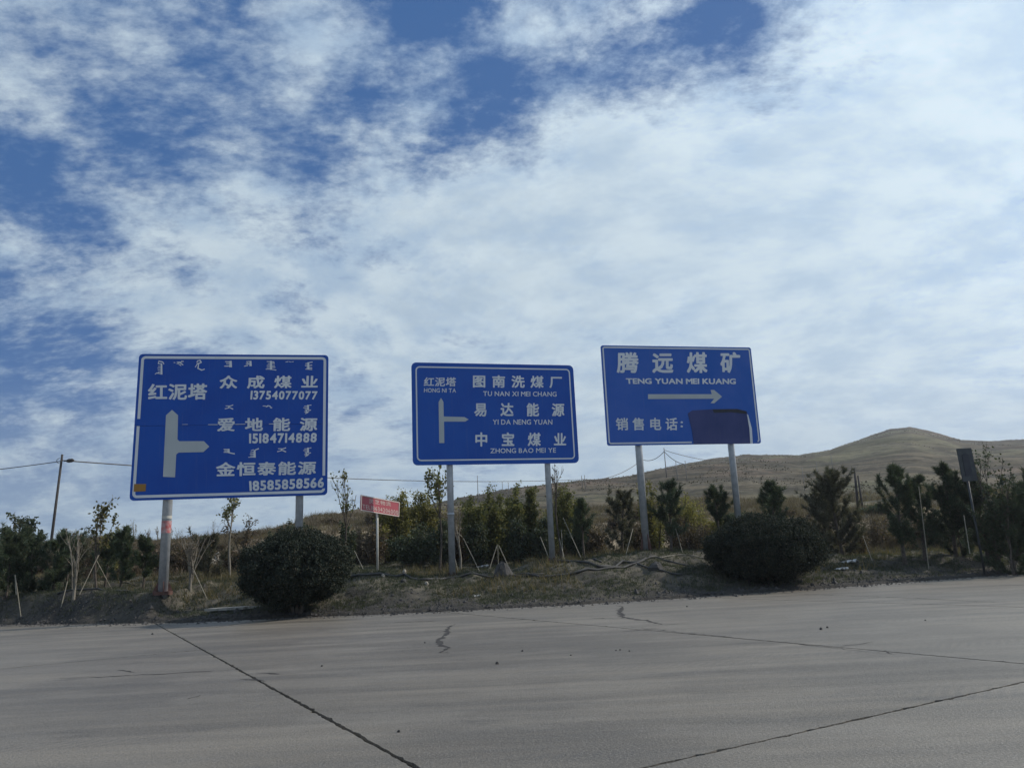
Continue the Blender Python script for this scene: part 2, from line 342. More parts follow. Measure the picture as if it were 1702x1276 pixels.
def vnoise(x, y, s, seed=0):
    """cheap smooth value noise"""
    x = np.asarray(x) * s + 91.7 * seed; y = np.asarray(y) * s + 37.3 * seed
    xi, yi = np.floor(x), np.floor(y); fx, fy = x - xi, y - yi
    fx, fy = fx * fx * (3 - 2 * fx), fy * fy * (3 - 2 * fy)
    def h(a, b):
        v = np.sin(a * 127.1 + b * 311.7 + seed * 17.0) * 43758.5453
        return v - np.floor(v)
    return (h(xi, yi) * (1 - fx) + h(xi + 1, yi) * fx) * (1 - fy) + (h(xi, yi + 1) * (1 - fx) + h(xi + 1, yi + 1) * fx) * fy - 0.5
def sst(v, a, b):
    t = np.clip((v - a) / (b - a), 0, 1); return t * t * (3 - 2 * t)
def terrain(x, y):
    x = np.asarray(x, float); y = np.asarray(y, float)
    Y = np.maximum(y, 1.0); u = np.clip(x / Y, -2.2, 2.2)
    eF, eB, eS, RR = (np.interp(u, pu, np.array(q)) for q in (pF, pB, pS, pR))
    s = y - edgeY(x) + 0.25 * vnoise(x, y, 1.3, 1) + 0.12 * vnoise(x, y, 5, 9)
    zv = np.interp(x, vx, vz); yv = np.maximum(np.interp(x, vx, vy) - edgeY(x), 1.0)
    zfoot = CAMH + 34 * eF
    verge = 0.05 + (zv - 0.05) * sst(s / yv, -0.05, 1.05)
    back = sst(y, edgeY(x) + yv, 34.0)
    zz = verge * (1 - back) + zfoot * back
    t = np.clip(np.log(np.maximum(Y, 1) / 41.0) / np.log(np.maximum(RR, 42) / 41.0), 0, 1.0)
    ehill = eB + (eS - eB) * (1 - (1 - t) ** 1.7)
    zh = CAMH + Y * ehill
    over = np.clip(Y / RR - 1.0, 0, None)
    zh = np.where(Y > RR, (CAMH + RR * eS) * np.exp(-over * 1.3) + 0.0, zh)
    kb = sst(y + 1.6 * vnoise(x, y, 0.35, 3) + 0.6 * vnoise(x, y, 1.1, 4), 34.5, 40.5)
    zz = zz * (1 - kb) + zh * kb
    rough = sst(s, 0.1, 2.0)
    zz = zz + rough * (0.18 * vnoise(x, y, 0.8, 5) + 0.13 * vnoise(x, y, 2.1, 6) + 0.08 * vnoise(x, y, 5.5, 7))
    zz = zz + kb * (1 - sst(y, 60, 300)) * 0.5 * vnoise(x, y, 0.25, 8) + sst(y, 60, 140) * (2.2 * vnoise(x, y, 0.035, 10) + 1.5 * vnoise(x, y, 0.08, 11) + 0.6 * vnoise(x, y, 0.2, 12)) * (1 - 0.7 * sst(Y / RR, 0.8, 1.0))
    road = sst(s, -0.12, 0.10)
    zz = -0.10 * (1 - road) + zz * road
    far = np.sqrt(x * x + y * y)
    return np.where((y < 3) & (far > 60), -0.10 + 0.0 * far, zz)
def tz(x, y): return float(terrain(np.array([x]), np.array([y]))[0])
def hit(px, py, ymin=8.0, ymax=420.0):
    """first point of the ground seen at that spot"""
    ys = np.exp(np.linspace(math.log(ymin), math.log(ymax), 1500)); v = ray(px, py)
    d = CAMH + v[2] * ys - terrain(v[0] * ys, ys)
    i = np.argmax(d < 0) if (d < 0).any() else len(ys) - 1
    return np.array([v[0] * ys[i], ys[i], tz(v[0] * ys[i], ys[i])])

def make_ground():
    a1 = np.linspace(-50, 50, 760); a0 = np.linspace(-180, -50, 60)[:-1]; a2 = np.linspace(50, 180, 60)[1:]
    az = np.radians(np.concatenate([a0, a1, a2]))
    r = np.concatenate([[2, 6, 12], np.linspace(17, 46, 250), np.exp(np.linspace(math.log(46.4), math.log(520), 230)), [620, 800, 1100, 1600, 2500, 4500]])
    A, Rr = np.meshgrid(az, r, indexing='ij'); X = np.sin(A) * Rr; Yy = np.cos(A) * Rr
    Z = terrain(X, Yy)
    Z = np.where(Rr > 4000, -3.0, Z)
    na, nr = len(az), len(r)
    co = np.stack([X, Yy, Z], -1).reshape(-1, 3)
    i, j = np.meshgrid(np.arange(na - 1), np.arange(nr - 1), indexing='ij'); i, j = i.ravel(), j.ravel()
    q = np.stack([i * nr + j, i * nr + j + 1, (i + 1) * nr + j + 1, (i + 1) * nr + j], -1)
    me = bpy.data.meshes.new('ground'); nv = len(co)
    co = np.vstack([co, [[0, 0, -0.1]]])
    fan = np.array([[nv, (k + 1) * nr, k * nr] for k in range(na - 1)])
    idx = np.concatenate([q.ravel(), fan.ravel()])
    st = np.concatenate([np.arange(len(q)) * 4, len(q) * 4 + np.arange(len(fan)) * 3])
    me.vertices.add(len(co)); me.vertices.foreach_set('co', co.astype(np.float32).ravel())
    me.loops.add(len(idx)); me.loops.foreach_set('vertex_index', idx.astype(np.int32))
    me.polygons.add(len(st)); me.polygons.foreach_set('loop_start', st.astype(np.int32))
    me.polygons.foreach_set('use_smooth', np.ones(len(st), bool))
    x, y = co[:, 0], co[:, 1]; s = y - edgeY(x)
    coal = (1 - sst(s + 1.6 * vnoise(x, y, 0.9, 21), 0.0, 1.8)) * 0.8
    kb = sst(y + 1.6 * vnoise(x, y, 0.35, 3) + 0.6 * vnoise(x, y, 1.1, 4), 33.6, 35.5)
    hill = sst(y + 2 * vnoise(x, y, 0.5, 22), 40, 46)
    colr = np.stack([coal, kb, hill, np.ones_like(x)], -1)
    at_ = me.color_attributes.new('zone', 'FLOAT_COLOR', 'POINT'); at_.data.foreach_set('color', colr.astype(np.float32).ravel())
    me.materials.append(M['ground']); me.update(calc_edges=True)
    o = link('ground', me); o['kind'] = 'structure'; return o
make_ground()

# ------------------------------------------------------------------ road: slabs with open joints
def make_road():
    b = MB(); b.add([(-70, -30, -0.045), (70, -30, -0.045), (70, 44, -0.045), (-70, 44, -0.045)], [(0, 1, 2, 3)])
    # keep the bed under the road only: follow the edge
    b = MB(); xs = np.linspace(-59, 59, 80)
    for k in range(79):
        x0, x1 = xs[k], xs[k + 1]
        b.add([(x0, -40, -0.045), (x1, -40, -0.045), (x1, edgeY(x1) + .6, -0.045), (x0, edgeY(x0) + .6, -0.045)], [(0, 1, 2, 3)])
    road = b.build('road', M['joint']); road['kind'] = 'structure'
    u = Vector((0.5, -0.866)); v = Vector((0.866, 0.5))
    rr = random.Random(3)
    def jag(p0, p1, amp):             # chipped slab edge
        n = max(2, int((p1 - p0).length / 0.06)); out = []
        d = (p1 - p0).normalized(); nn = Vector((-d.y, d.x))
        for k in range(n):
            t = k / n; q = p0.lerp(p1, t)
            out.append(q + nn * (0 if k == 0 else abs(rr.gauss(0, amp)) * (1 if rr.random() < .85 else 2.2)))
        return out
    vb = [1.95 + 6.3 * k for k in range(-6, 8)]
    for i in range(len(vb) - 1):
        ub = [-3.9 - 15.5 * k + (0 if vb[i] < 9 and vb[i] > 0 else (5.2 if i % 2 else -2.3)) for k in range(-2, 3)]
        for j in range(len(ub) - 1):
            a, c = vb[i], vb[i + 1]; e, f_ = ub[j + 1], ub[j]
            cor = [u * e + v * a, u * e + v * c, u * f_ + v * c, u * f_ + v * a]
            ctr = sum(cor, Vector((0, 0))) / 4
            if all(q.y < -12 for q in cor) or all(q.y > edgeY(q.x) + 3 for q in cor) or abs(ctr.x) > 38: continue
            g = 0.012
            if abs(a - 1.95) < 0.01 or abs(c - 1.95) < 0.01: g = 0.012
            gu = 0.008; ins = [q + v * (g if (q - ctr).dot(v) < 0 else -g) + u * (gu if (q - ctr).dot(u) < 0 else -gu) for q in cor]
            # orient counter-clockwise
            area = sum(ins[k].x * ins[(k + 1) % 4].y - ins[(k + 1) % 4].x * ins[k].y for k in range(4))
            if area < 0: ins = ins[::-1]
            pl_ = []
            for k in range(4):
                p0, p1 = ins[k], ins[(k + 1) % 4]
                near = (p0 + p1).length / 2 < 26
                pl_ += jag(p0, p1, 0.008) if near else [p0]
            n = len(pl_); vs = [(q.x, q.y, 0.0) for q in pl_] + [(q.x, q.y, -0.04) for q in pl_]
            mb = MB().add(vs, [tuple(range(n))] + [(k, n + k, n + (k + 1) % n, (k + 1) % n) for k in range(n)])
            mb.build('concrete_slab', M['concrete'], road)
    # open cracks: thin broken-out strips lying in the slab surface
    def crack(pts, wd, seed):
        r2 = random.Random(seed); P = []
        for px, py in pts:
            q = ray(px, py); k = -CAMH / q[2]; P.append(Vector((q[0] * k, q[1] * k)))
        fine = []
        for a_, b_ in zip(P[:-1], P[1:]):
            n = max(2, int((b_ - a_).length / 0.10)); d = (b_ - a_).normalized(); nn = Vector((-d.y, d.x))
            for k in range(n): fine.append(a_.lerp(b_, k / n) + nn * r2.gauss(0, 0.022))
        fine.append(P[-1]); vs = []
        for k, p in enumerate(fine):
            d = (fine[min(k + 1, len(fine) - 1)] - fine[max(k - 1, 0)]).normalized(); nn = Vector((-d.y, d.x))
            ww = wd * (0.25 + r2.random() * 1.1) * min(1, 4 * min(k + 0.2, len(fine) - k - 0.8) / len(fine) + 0.1)
            vs += [(p.x + nn.x * ww, p.y + nn.y * ww, 0.003), (p.x - nn.x * ww, p.y - nn.y * ww, 0.003)]
        MB().add(vs, [(2 * k, 2 * k + 1, 2 * k + 3, 2 * k + 2) for k in range(len(fine) - 1)]).build('crack', M['joint'], road)
    crack([(754, 1037), (744, 1045), (742, 1053), (728, 1064), (732, 1072), (745, 1075), (733, 1084), (747, 1085)], 0.05, 1)
    crack([(1022, 1006), (1036, 1008), (1030, 1017), (1038, 1026), (1075, 1031), (1100, 1037), (1142, 1036)], 0.06, 2)
    crack([(1030, 1040), (1250, 1062), (1480, 1086)], 0.012, 3)
    crack([(1035, 1049), (1060, 1047), (1100, 1043)], 0.02, 4)
    crack([(985, 1027), (1040, 1028)], 0.025, 5)
    crack([(95, 1127), (180, 1124), (260, 1120), (400, 1112)], 0.016, 6)
    crack([(195, 1113), (215, 1115), (225, 1117)], 0.03, 7)
    crack([(425, 1119), (465, 1120)], 0.025, 8); crack([(402, 1128), (440, 1132)], 0.02, 9)
    crack([(283, 1046), (360, 1042), (410, 1034), (470, 1030), (545, 1023)], 0.03, 10)
    crack([(310, 1161), (322, 1159), (333, 1155)], 0.012, 11)
    crack([(655, 1034), (690, 1033), (730, 1032)], 0.03, 12)
    crack([(1280, 985), (1390, 989), (1500, 993), (1702, 1003)], 0.025, 13)
    crack([(1400, 1074), (1430, 1069), (1455, 1066)], 0.012, 14)
    crack([(1470, 1080), (1475, 1083), (1483, 1087)], 0.01, 15)
    crack([(0, 1047), (90, 1044), (300, 1041)], 0.02, 16)
make_road()

# ------------------------------------------------------------------ signs
def text_polys(ch, bold=0.0, res=3):
    """one glyph as mesh data in em units"""
    cu = bpy.data.curves.new('glyph', 'FONT'); cu.body = ch; cu.size = 1.0; cu.resolution_u = res; cu.offset = bold
    o = bpy.data.objects.new('glyph', cu); C.objects.link(o)
    dg = bpy.context.evaluated_depsgraph_get(); me = bpy.data.meshes.new_from_object(o.evaluated_get(dg))
    vs = [tuple(v.co[:2]) for v in me.vertices]; fs = [tuple(p.vertices) for p in me.polygons]
    bpy.data.objects.remove(o); bpy.data.curves.remove(cu); bpy.data.meshes.remove(me)
    return vs, fs
GC = {}
class Sign:
    def __init__(s, name, Y, q, label, cat, n_thick=0.05):
        x, z, yaw, roll, lean, s.w, s.h = q
        o = np.array([x, Y, z + CAMH])
        u = np.array([math.cos(yaw) * math.cos(roll), math.sin(yaw) * math.cos(roll), math.sin(roll)])
        n = np.array([-math.sin(yaw), math.cos(yaw), 0]); v = np.cross(u, n)
        v = v * math.cos(lean) + n * math.sin(lean); nn = np.cross(v, u)
        s.o, s.u, s.v, s.nrm = o, u, v, nn         # nrm points away from the viewer
        mid = o + u * s.w / 2
        base = np.array([mid[0], mid[1], tz(mid[0], mid[1])])
        s.root = empty(name, base, 0, label=label, cat=cat)
        s.base = base
    def P(s, a, b, d=0.0): return s.o + s.u * a + s.v * b + s.nrm * d - s.base     # local to the root
    def loc(s, px, py):
        v = ray(px, py); cp = np.array([0, 0, CAMH]); t = ((s.o - cp) @ s.nrm) / (v @ s.nrm)
        q = cp + v * t - s.o
        A = np.array([[s.u @ s.u, s.u @ s.v], [s.u @ s.v, s.v @ s.v]]); return np.linalg.solve(A, np.array([q @ s.u, q @ s.v]))
    def poly(s, name, pts, d0, d1, mt, lab=None):
        n = len(pts); vs = [s.P(a, b, d0) for a, b in pts] + [s.P(a, b, d1) for a, b in pts]
        tri = [tuple(reversed(t)) for t in tessellate_polygon([[Vector((a, b, 0)) for a, b in pts]])]
        f = list(tri) + [tuple(i + n for i in reversed(t)) for t in tri] + [(i, (i + 1) % n, n + (i + 1) % n, n + i) for i in range(n)]
        o = MB().add(vs, f).build(name, mt, s.root)
        if lab: o['label'] = lab
        return o
    def pxpoly(s, name, pts, mt, d0=-0.006, d1=-0.003, lab=None): return s.poly(name, [tuple(s.loc(*p)) for p in pts], d0, d1, mt, lab)
    def rrect(s, i0, r, y0=None, y1=None, n=6):
        a0, a1 = i0, s.w - i0; b0 = i0 if y0 is None else y0; b1 = s.h - i0 if y1 is None else y1
        out = []
        for cx_, cy_, t0, rr_ in ((a1 - r, b1 - r, 0, r if y1 is None else 0), (a0 + r, b1 - r, 90, r if y1 is None else 0), (a0 + r, b0 + r, 180, r if y0 is None else 0), (a1 - r, b0 + r, 270, r if y0 is None else 0)):
            if rr_ == 0:
                out.append((a1 if t0 in (0, 270) else a0, b1 if t0 in (0, 90) else b0))
            else:
                for k in range(n + 1):
                    t = R(t0 + 90 * k / n); out.append((cx_ + rr_ * math.cos(t), cy_ + rr_ * math.sin(t)))
        return out
    def ring(s, i0, i1, r, gaps=()):
        """painted border line: closed strip, broken where the photo shows it worn off. gaps: (side, from, to) in metres up the side"""
        def path(i, r_):
            out = []
            n = 6
            for cx_, cy_, t0 in ((s.w - i - r_, s.h - i - r_, 0), (i + r_, s.h - i - r_, 90), (i + r_, i + r_, 180), (s.w - i - r_, i + r_, 270)):
                for k in range(n + 1):
                    t = R(t0 + 90 * k / n); out.append((cx_ + r_ * math.cos(t), cy_ + r_ * math.sin(t)))
            return out
        A = path(i0, r); B = path(i1, max(r - (i1 - i0), 0.02)); n = len(A); mb = MB()
        for k in range(n):
            m_ = (k + 1) % n
            segs = [(0.0, 1.0)]
            for side, g0, g1 in gaps:
                if side == 'L' and k == 13 or side == 'R' and k == 27:
                    ya, yb = A[k][1], A[m_][1]; t0, t1 = sorted(((g0 - ya) / (yb - ya), (g1 - ya) / (yb - ya)))
                    segs = [(0.0, t0), (t1, 1.0)]
                if side == 'B' and k == 20:
                    ya, yb = A[k][0], A[m_][0]; t0, t1 = sorted(((g0 - ya) / (yb - ya), (g1 - ya) / (yb - ya)))
                    segs = [(0.0, max(t0, 0)), (min(t1, 1), 1.0)]
            for t0, t1 in segs:
                if t1 - t0 < 1e-3: continue
                L = lambda P_, Q_, t: (P_[0] + (Q_[0] - P_[0]) * t, P_[1] + (Q_[1] - P_[1]) * t)
                c4 = [L(A[k], A[m_], t0), L(A[k], A[m_], t1), L(B[k], B[m_], t1), L(B[k], B[m_], t0)]
                mb.add([s.P(a, b, -0.004) for a, b in c4], [(0, 1, 2, 3)])
        return mb.build('border_line', M['white'], s.root)
    def text(s, string, q, mt, gap=1.0, bold=0.02, d=-0.005, cjk=True, name='character'):
        """q: photo px corners TL, TR, BR, BL of the ink; gap: pitch in widths. Each character is one part; its
        weight comes from a few copies of the outline laid a little apart, 0.3 mm above one another"""
        G, x = [], 0.0
        for ch in string:
            if ch == ' ': x += 0.30; continue
            if ch not in GC: GC[ch] = text_polys(ch)
            vs, fs = GC[ch]
            x0 = min(v[0] for v in vs); x1 = max(v[0] for v in vs)
            off = x if cjk else x - x0
            G.append((np.array([(a + off, b) for a, b in vs]), fs))
            x += gap if cjk else (x1 - x0) + gap
        a = np.vstack([g[0] for g in G]); lo, hi = a.min(0) - bold, a.max(0) + bold
        tl, tr, br, bl = [s.loc(*p) for p in q]
        for vs, fs in G:
            mb = MB()
            for k, (ox, oy) in enumerate(((0, 0), (1, .6), (-1, -.6), (.6, -1), (-.6, 1), (0, .9), (0, -.9), (.95, -.1), (-.95, .1))):
                n_ = (vs + np.array([ox, oy]) * bold - lo) / (hi - lo); out = []
                for su, tv in n_:
                    p = (bl * (1 - su) + br * su) * (1 - tv) + (tl * (1 - su) + tr * su) * tv
                    out.append(s.P(p[0], p[1], d - 0.0003 * k))
                mb.add(out, fs)
            mb.build(name, mt, s.root)
    def bars(s, name, quads, mt, d=-0.005):
        mb = MB()
        for k, qd in enumerate(quads): mb.add([s.P(*s.loc(*p), d - 0.0004 * k) for p in qd], [tuple(range(len(qd)))])
        return mb.build(name, mt, s.root)
    def post(s, px, rad, top=0.15, gusset=0.0, mt='steel', plumb=False):
        a = s.loc(px, project(s.base + s.P(s.w / 2, 0))[1])[0]
        # a post stands plumb behind the board, foot in the ground
        back = 0.09 + rad
        t_ = s.P(a, s.h - top, back); b_ = s.P(a, 0, back)
        wx, wy = (s.base + b_)[:2]; zg = tz(wx, wy) - s.base[2]
        slope = (t_ - b_) / (t_ - b_)[2]
        if plumb:
            t_ = b_ + np.array([0, 0, 0.35]); slope = np.array([0, 0, 1.0])
        f_ = b_ + slope * (zg - 0.15 - b_[2])
        MB().tube([f_, t_], rad, 20).build('post', M[mt], s.root, True)
        if gusset:
            MB().tube([(f_[0], f_[1], zg - .05), (f_[0], f_[1], zg + 0.05)], rad * 2.1, 8).build('base_plate', M['rust'], s.root)
            for k in range(4):
                t = k * math.pi / 2 + 0.5; c_, s_ = math.cos(t), math.sin(t); r0, r1 = rad * 0.9, rad * 2.0
                px_, py_ = -s_ * 0.012, c_ * 0.012; g = gusset
                tri = [(r0, 0.05), (r1, 0.05), (r0, g)]
                vs = [(f_[0] + c_ * r + px_ * sg, f_[1] + s_ * r + py_ * sg, zg + z_) for sg in (-1, 1) for r, z_ in tri]
                MB().add(vs, [(0, 1, 2), (5, 4, 3), (0, 3, 4, 1), (1, 4, 5, 2), (2, 5, 3, 0)]).build('gusset', M['rust'], s.root)
        return f_, slope, zg
    def rails(s, n, mt='frame'):
        for k in range(n):
            b = s.h * (k + 0.6) / (n + 0.2)
            vs = [s.P(a, bb, d) for a in (0.12, s.w - 0.12) for bb, d in ((b, 0.045), (b + 0.07, 0.045), (b + 0.07, 0.085), (b, 0.085))]
            MB().add(vs, [(0, 1, 2, 3), (7, 6, 5, 4), (0, 4, 5, 1), (1, 5, 6, 2), (2, 6, 7, 3), (3, 7, 4, 0)]).build('back_rail', M[mt], s.root)

# --- left sign
s1 = Sign('direction_sign', 22, (-11.304, 2.155, 0.204, 0, -0.002, 5.61, 4.432), 'largest blue road sign, leftmost, with wide arrow and three phone numbers', 'road sign')
seam = s1.loc(380, 706)[1]
s1.poly('panel', s1.rrect(0, 0.12, y0=seam + 0.004), 0, 0.045, M['blue1'])
s1.poly('panel', s1.rrect(0, 0.12, y1=seam - 0.004), 0.002, 0.045, M['blue1'])
s1.poly('backing_sheet', [(0.05, 0.05), (s1.w - 0.05, 0.05), (s1.w - 0.05, s1.h - 0.05), (0.05, s1.h - 0.05)], 0.036, 0.05, M['darkplate'])
gl0 = s1.loc(225, 708)[1]; gl1 = s1.loc(225, 696)[1]; gr0 = s1.loc(541, 812)[1]; gr1 = s1.loc(541, 790)[1]
s1.ring(0.07, 0.15, 0.13, [('L', gl0, gl1), ('R', gr0, gr1)])
s1.pxpoly('arrow', [(271, 792), (276, 690), (286, 681), (296, 690), (295, 730), (298, 733), (339, 733), (348, 742), (338, 751), (297, 752), (293, 755), (291, 793)], M['arrow'], lab='wide white arrow pointing ahead with a branch to the right')
wt = M['white']
s1.text('红泥塔', [(246, 638), (345, 637), (344, 664), (246, 665)], wt, 1.02, 0.028)
s1.text('众成煤业', [(365, 624), (529, 624), (528, 645), (365, 646)], wt, 1.5, 0.028)
s1.text('13754077077', [(417, 649), (528, 650), (527, 664), (416, 664)], wt, 0.16, 0.036, cjk=False)
s1.text('爱地能源', [(361, 694), (528, 694), (527, 716), (361, 717)], wt, 1.5, 0.028)
s1.text('15184714888', [(414, 720), (527, 719), (526, 735), (414, 737)], wt, 0.16, 0.036, cjk=False)
s1.text('金恒泰能源', [(359, 768), (526, 766), (525, 788), (359, 792)], wt, 1.07, 0.028)
s1.text('18585858566', [(414, 799), (539, 793), (538, 810), (415, 816)], wt, 0.14, 0.036, cjk=False)
s1.pxpoly('sticker', [(223, 804), (243, 804), (242, 816), (222, 817)], M['orange'], lab='faded orange sticker in the lower left corner')
# peeling film along the seam
for q_ in [[(346, 705), (362, 705), (362, 706), (346, 706)], [(391, 704.6), (408, 704.4), (408, 705.2), (391, 705.4)], [(447, 704), (456, 703.6), (456, 704.6), (447, 704.8)], [(303, 705), (312, 704.8), (312, 705.4), (303, 705.6)]]: s1.bars('scratch', [q_], M['white'], -0.007)
# vertical Mongolian script, worn: a spine with teeth, hooks and tails.  strokes in a unit box, y down
MG = {
 'a': [(.35, 0, .75, .08, .14), (.75, .08, .85, .22, .12), (.35, .05, .30, .2, .1), (.30, .2, .65, .22, .12), (.62, .2, .62, 1, .22), (.62, .4, .3, .4, .08), (.62, .52, .25, .54, .08), (.62, .66, .28, .68, .08), (.62, .8, .3, .84, .08), (.6, .96, .15, .9, .12), (.15, .9, 0, 1, .08)],
 'b': [(.0, .3, .12, .35, .12), (.3, .2, .8, .25, .12), (.55, .3, .3, .55, .14), (.55, .3, .9, .8, .16), (.75, .0, .95, .1, .12), (.45, .6, .7, .95, .12)],
 'c': [(.35, .05, .6, .0, .12), (.6, 0, .7, .2, .14), (.7, .2, .3, .35, .14), (.35, .05, .3, .2, .1), (.3, .4, .15, .65, .1), (.45, .35, .4, .75, .14), (.35, .75, .75, .95, .14), (.75, .95, 1, .85, .12)],
 'd': [(.65, .0, .65, 1, .34), (.1, .1, .6, .12, .12), (.2, .42, .6, .42, .12), (.0, .85, .6, .82, .14)],
 'e': [(.7, .0, .7, .9, .32), (.25, .1, .6, .08, .12), (.2, .5, .6, .45, .14), (.0, .95, .4, .8, .14), (.3, .25, .5, .6, .1)],
 'f': [(.5, .0, .5, .95, .26), (.1, .05, .8, .1, .1), (.2, .3, .85, .25, .1), (.1, .5, .5, .5, .1), (.55, .55, .85, .5, .1), (.1, .72, .9, .7, .1), (.0, .9, .5, .88, .1), (.5, .92, 1, 1, .1)],
 'g': [(.0, .5, .3, .3, .3), (.4, .3, .65, .5, .25), (.75, .5, 1, .3, .25)],
 'h': [(.5, .1, .5, .95, .3), (.55, .12, .95, .05, .12), (.2, .25, .5, .22, .12), (.15, .5, .5, .5, .14), (.6, .5, .9, .45, .12), (.3, .75, .9, .8, .12), (.2, .95, .9, 1, .12)],
 'i': [(.1, .2, .6, .25, .16), (.6, .25, .95, .0, .18), (.5, .35, .4, .7, .22), (.4, .7, .0, .9, .16), (.55, .6, .95, .95, .2)],
 'j': [(.0, .3, .3, .35, .2), (.35, .6, .6, .2, .3), (.6, .2, .85, .5, .25), (.8, .85, 1, .9, .3)],
 'k': [(.6, .0, .6, .55, .26), (.6, .05, .95, .0, .1), (.2, .12, .5, .1, .1), (.1, .3, .6, .3, .12), (.25, .5, .6, .5, .12), (.4, .55, .4, .8, .18), (.7, .6, .9, .55, .12), (.2, .75, .7, .72, .12), (.3, .95, .6, .8, .14)],
 'l': [(.5, .1, .5, .7, .32), (.1, .15, .5, .2, .12), (.15, .4, .5, .42, .14), (.1, .7, .5, .7, .14), (.45, .75, 1, 1, .16)],
 'm': [(.6, .25, .6, 1, .28), (.6, .2, 1, .02, .14), (.25, .25, .5, .15, .1), (.2, .45, .6, .42, .1), (.15, .62, .6, .62, .1), (.2, .8, .6, .8, .1), (.0, .98, .5, .95, .1)]}
def mongol(ch, x0, y0, x1, y1):
    out = []
    for ax, ay, bx, by, th in MG[ch]:
        A_ = np.array([x0 + ax * (x1 - x0), y0 + ay * (y1 - y0)]); B_ = np.array([x0 + bx * (x1 - x0), y0 + by * (y1 - y0)])
        d = B_ - A_; d = d / (np.linalg.norm(d) + 1e-9); n = np.array([-d[1], d[0]]) * th * 0.40 * min(x1 - x0, (y1 - y0) * 1.6)
        A_ = A_ - d * 0.3; B_ = B_ + d * 0.3
        n0, n1_ = n * 0.8, n * 1.05
        out.append([tuple(A_ + n0), tuple(B_ + n1_), tuple(B_ - n1_), tuple(A_ - n0)])
    return out
for word in ([('a', 258, 600, 275, 622), ('b', 289, 600, 306, 608), ('c', 322, 599, 340, 616)],
             [('d', 373, 600, 389, 610), ('e', 406, 600, 421, 609), ('f', 442, 600, 459, 615), ('g', 475, 600, 488, 603), ('h', 505, 601, 520, 614)],
             [('i', 374, 673, 388, 680), ('j', 437, 673, 452, 678), ('k', 503, 673, 518, 688)],
             [('l', 370, 745, 390, 754), ('m', 413, 745, 430, 760), ('i', 461, 744, 476, 751), ('k', 503, 744, 518, 759)]):
    for g in word:
        s1.bars('script_word', mongol(*g), wt)
s1.rails(4)
f_, sl, zg = s1.post(276, 0.135, gusset=0.36)
f2, sl2, zg2 = s1.post(497, 0.115, gusset=0.36)
for z0, z1, mt_, nm in ((1.70, 2.05, 'red_mark', 'red_notice'), (2.12, 2.2, 'postwhite', 'tape_band')):
    MB().tube([f_ + sl * (zg - f_[2] + z0), f_ + sl * (zg - f_[2] + z1)], 0.1375, 20, False).build(nm, M[mt_], s1.root, True)

# --- middle sign
s2 = Sign('direction_sign', 24, (-3.293, 3.046, 0.257, -0.001, -0.010, 5.62, 3.398), 'middle blue road sign with thin branching arrow and no phone numbers', 'road sign')
s2.poly('panel', s2.rrect(0, 0.16), 0, 0.045, M['blue2'])
s2.ring(0.13, 0.175, 0.14)
s2.pxpoly('arrow', [(730, 736), (729, 668), (733, 661), (737, 668), (737.5, 692), (772, 693), (779, 697), (773, 700.5), (738, 700.5), (738.5, 736)], M['arrow'], lab='thin white arrow pointing ahead with a branch to the right')
s2.text('红泥塔', [(705, 627), (758, 627), (758, 642), (704, 642)], wt, 1.03, 0.02)
s2.text('HONG NI TA', [(705, 645), (758, 645.5), (758, 652.5), (704.5, 652)], wt, 0.12, 0.012, cjk=False)
s2.text('图南洗煤厂', [(786, 623), (934, 625), (934, 645), (786, 644)], wt, 1.42, 0.028)
s2.text('TU NAN XI MEI CHANG', [(803, 650), (925, 651), (925, 659), (803, 658)], wt, 0.12, 0.014, cjk=False)
s2.text('易达能源', [(788, 669), (938, 670), (938, 692), (788, 692)], wt, 1.95, 0.028)
s2.text('YI DA NENG YUAN', [(819, 697), (918, 697), (918, 705.5), (819, 705.5)], wt, 0.12, 0.014, cjk=False)
s2.text('中宝煤业', [(790, 718), (941, 719), (941, 741), (790, 742)], wt, 1.95, 0.028)
s2.text('ZHONG BAO MEI YE', [(815, 745), (924, 744), (924, 752), (815, 753)], wt, 0.12, 0.014, cjk=False)
s2.rails(3); fa, sla, za = s2.post(749, 0.105, gusset=0.14); s2.post(912.5, 0.098, gusset=0.14)
MB().tube([fa + sla * 2.05, fa + sla * 2.12], 0.110, 20).build('collar', M['steel'], s2.root, True)

# --- right sign
s3 = Sign('direction_sign', 26, (3.213, 3.660, 0.218, -0.001, -0.023, 5.889, 3.603), 'right blue road sign with long arrow and a dark sheet over its number', 'road sign')
s3.poly('panel', s3.rrect(0, 0.08), 0, 0.045, M['blue3'])
gb0, gb1 = s3.loc(1150, 738)[0], s3.loc(1262, 738)[0]
s3.ring(0.05, 0.10, 0.09, [('B', gb0, gb1)])
s3.pxpoly('arrow', [(1077, 655), (1183, 655), (1181, 648), (1187, 648), (1200, 659), (1187, 670), (1181, 670), (1187, 662.5), (1077, 663)], M['arrow'], lab='long white arrow pointing right')
s3.text('腾远煤矿', [(1025, 585), (1230, 585), (1231, 620), (1025, 620)], wt, 1.62, 0.03)
s3.text('TENG YUAN MEI KUANG', [(1040, 628.5), (1223, 629), (1223, 638.5), (1041, 638)], wt, 0.10, 0.035, cjk=False)
s3.text('销售电话', [(1023, 694), (1126, 694), (1126, 715), (1024, 715)], wt, 1.3, 0.022)
s3.text(':', [(1131, 700), (1135, 700), (1135, 710), (1131, 710)], wt, 1.0, 0.02, cjk=False)
s3.pxpoly('cover_sheet', [(1143, 687), (1150, 682), (1185, 680), (1225, 679.5), (1240, 683), (1243, 690), (1247, 712), (1247, 737), (1153, 738), (1150, 715)], M['patch'], -0.016, -0.006, lab='dark sheet stuck over the phone number')
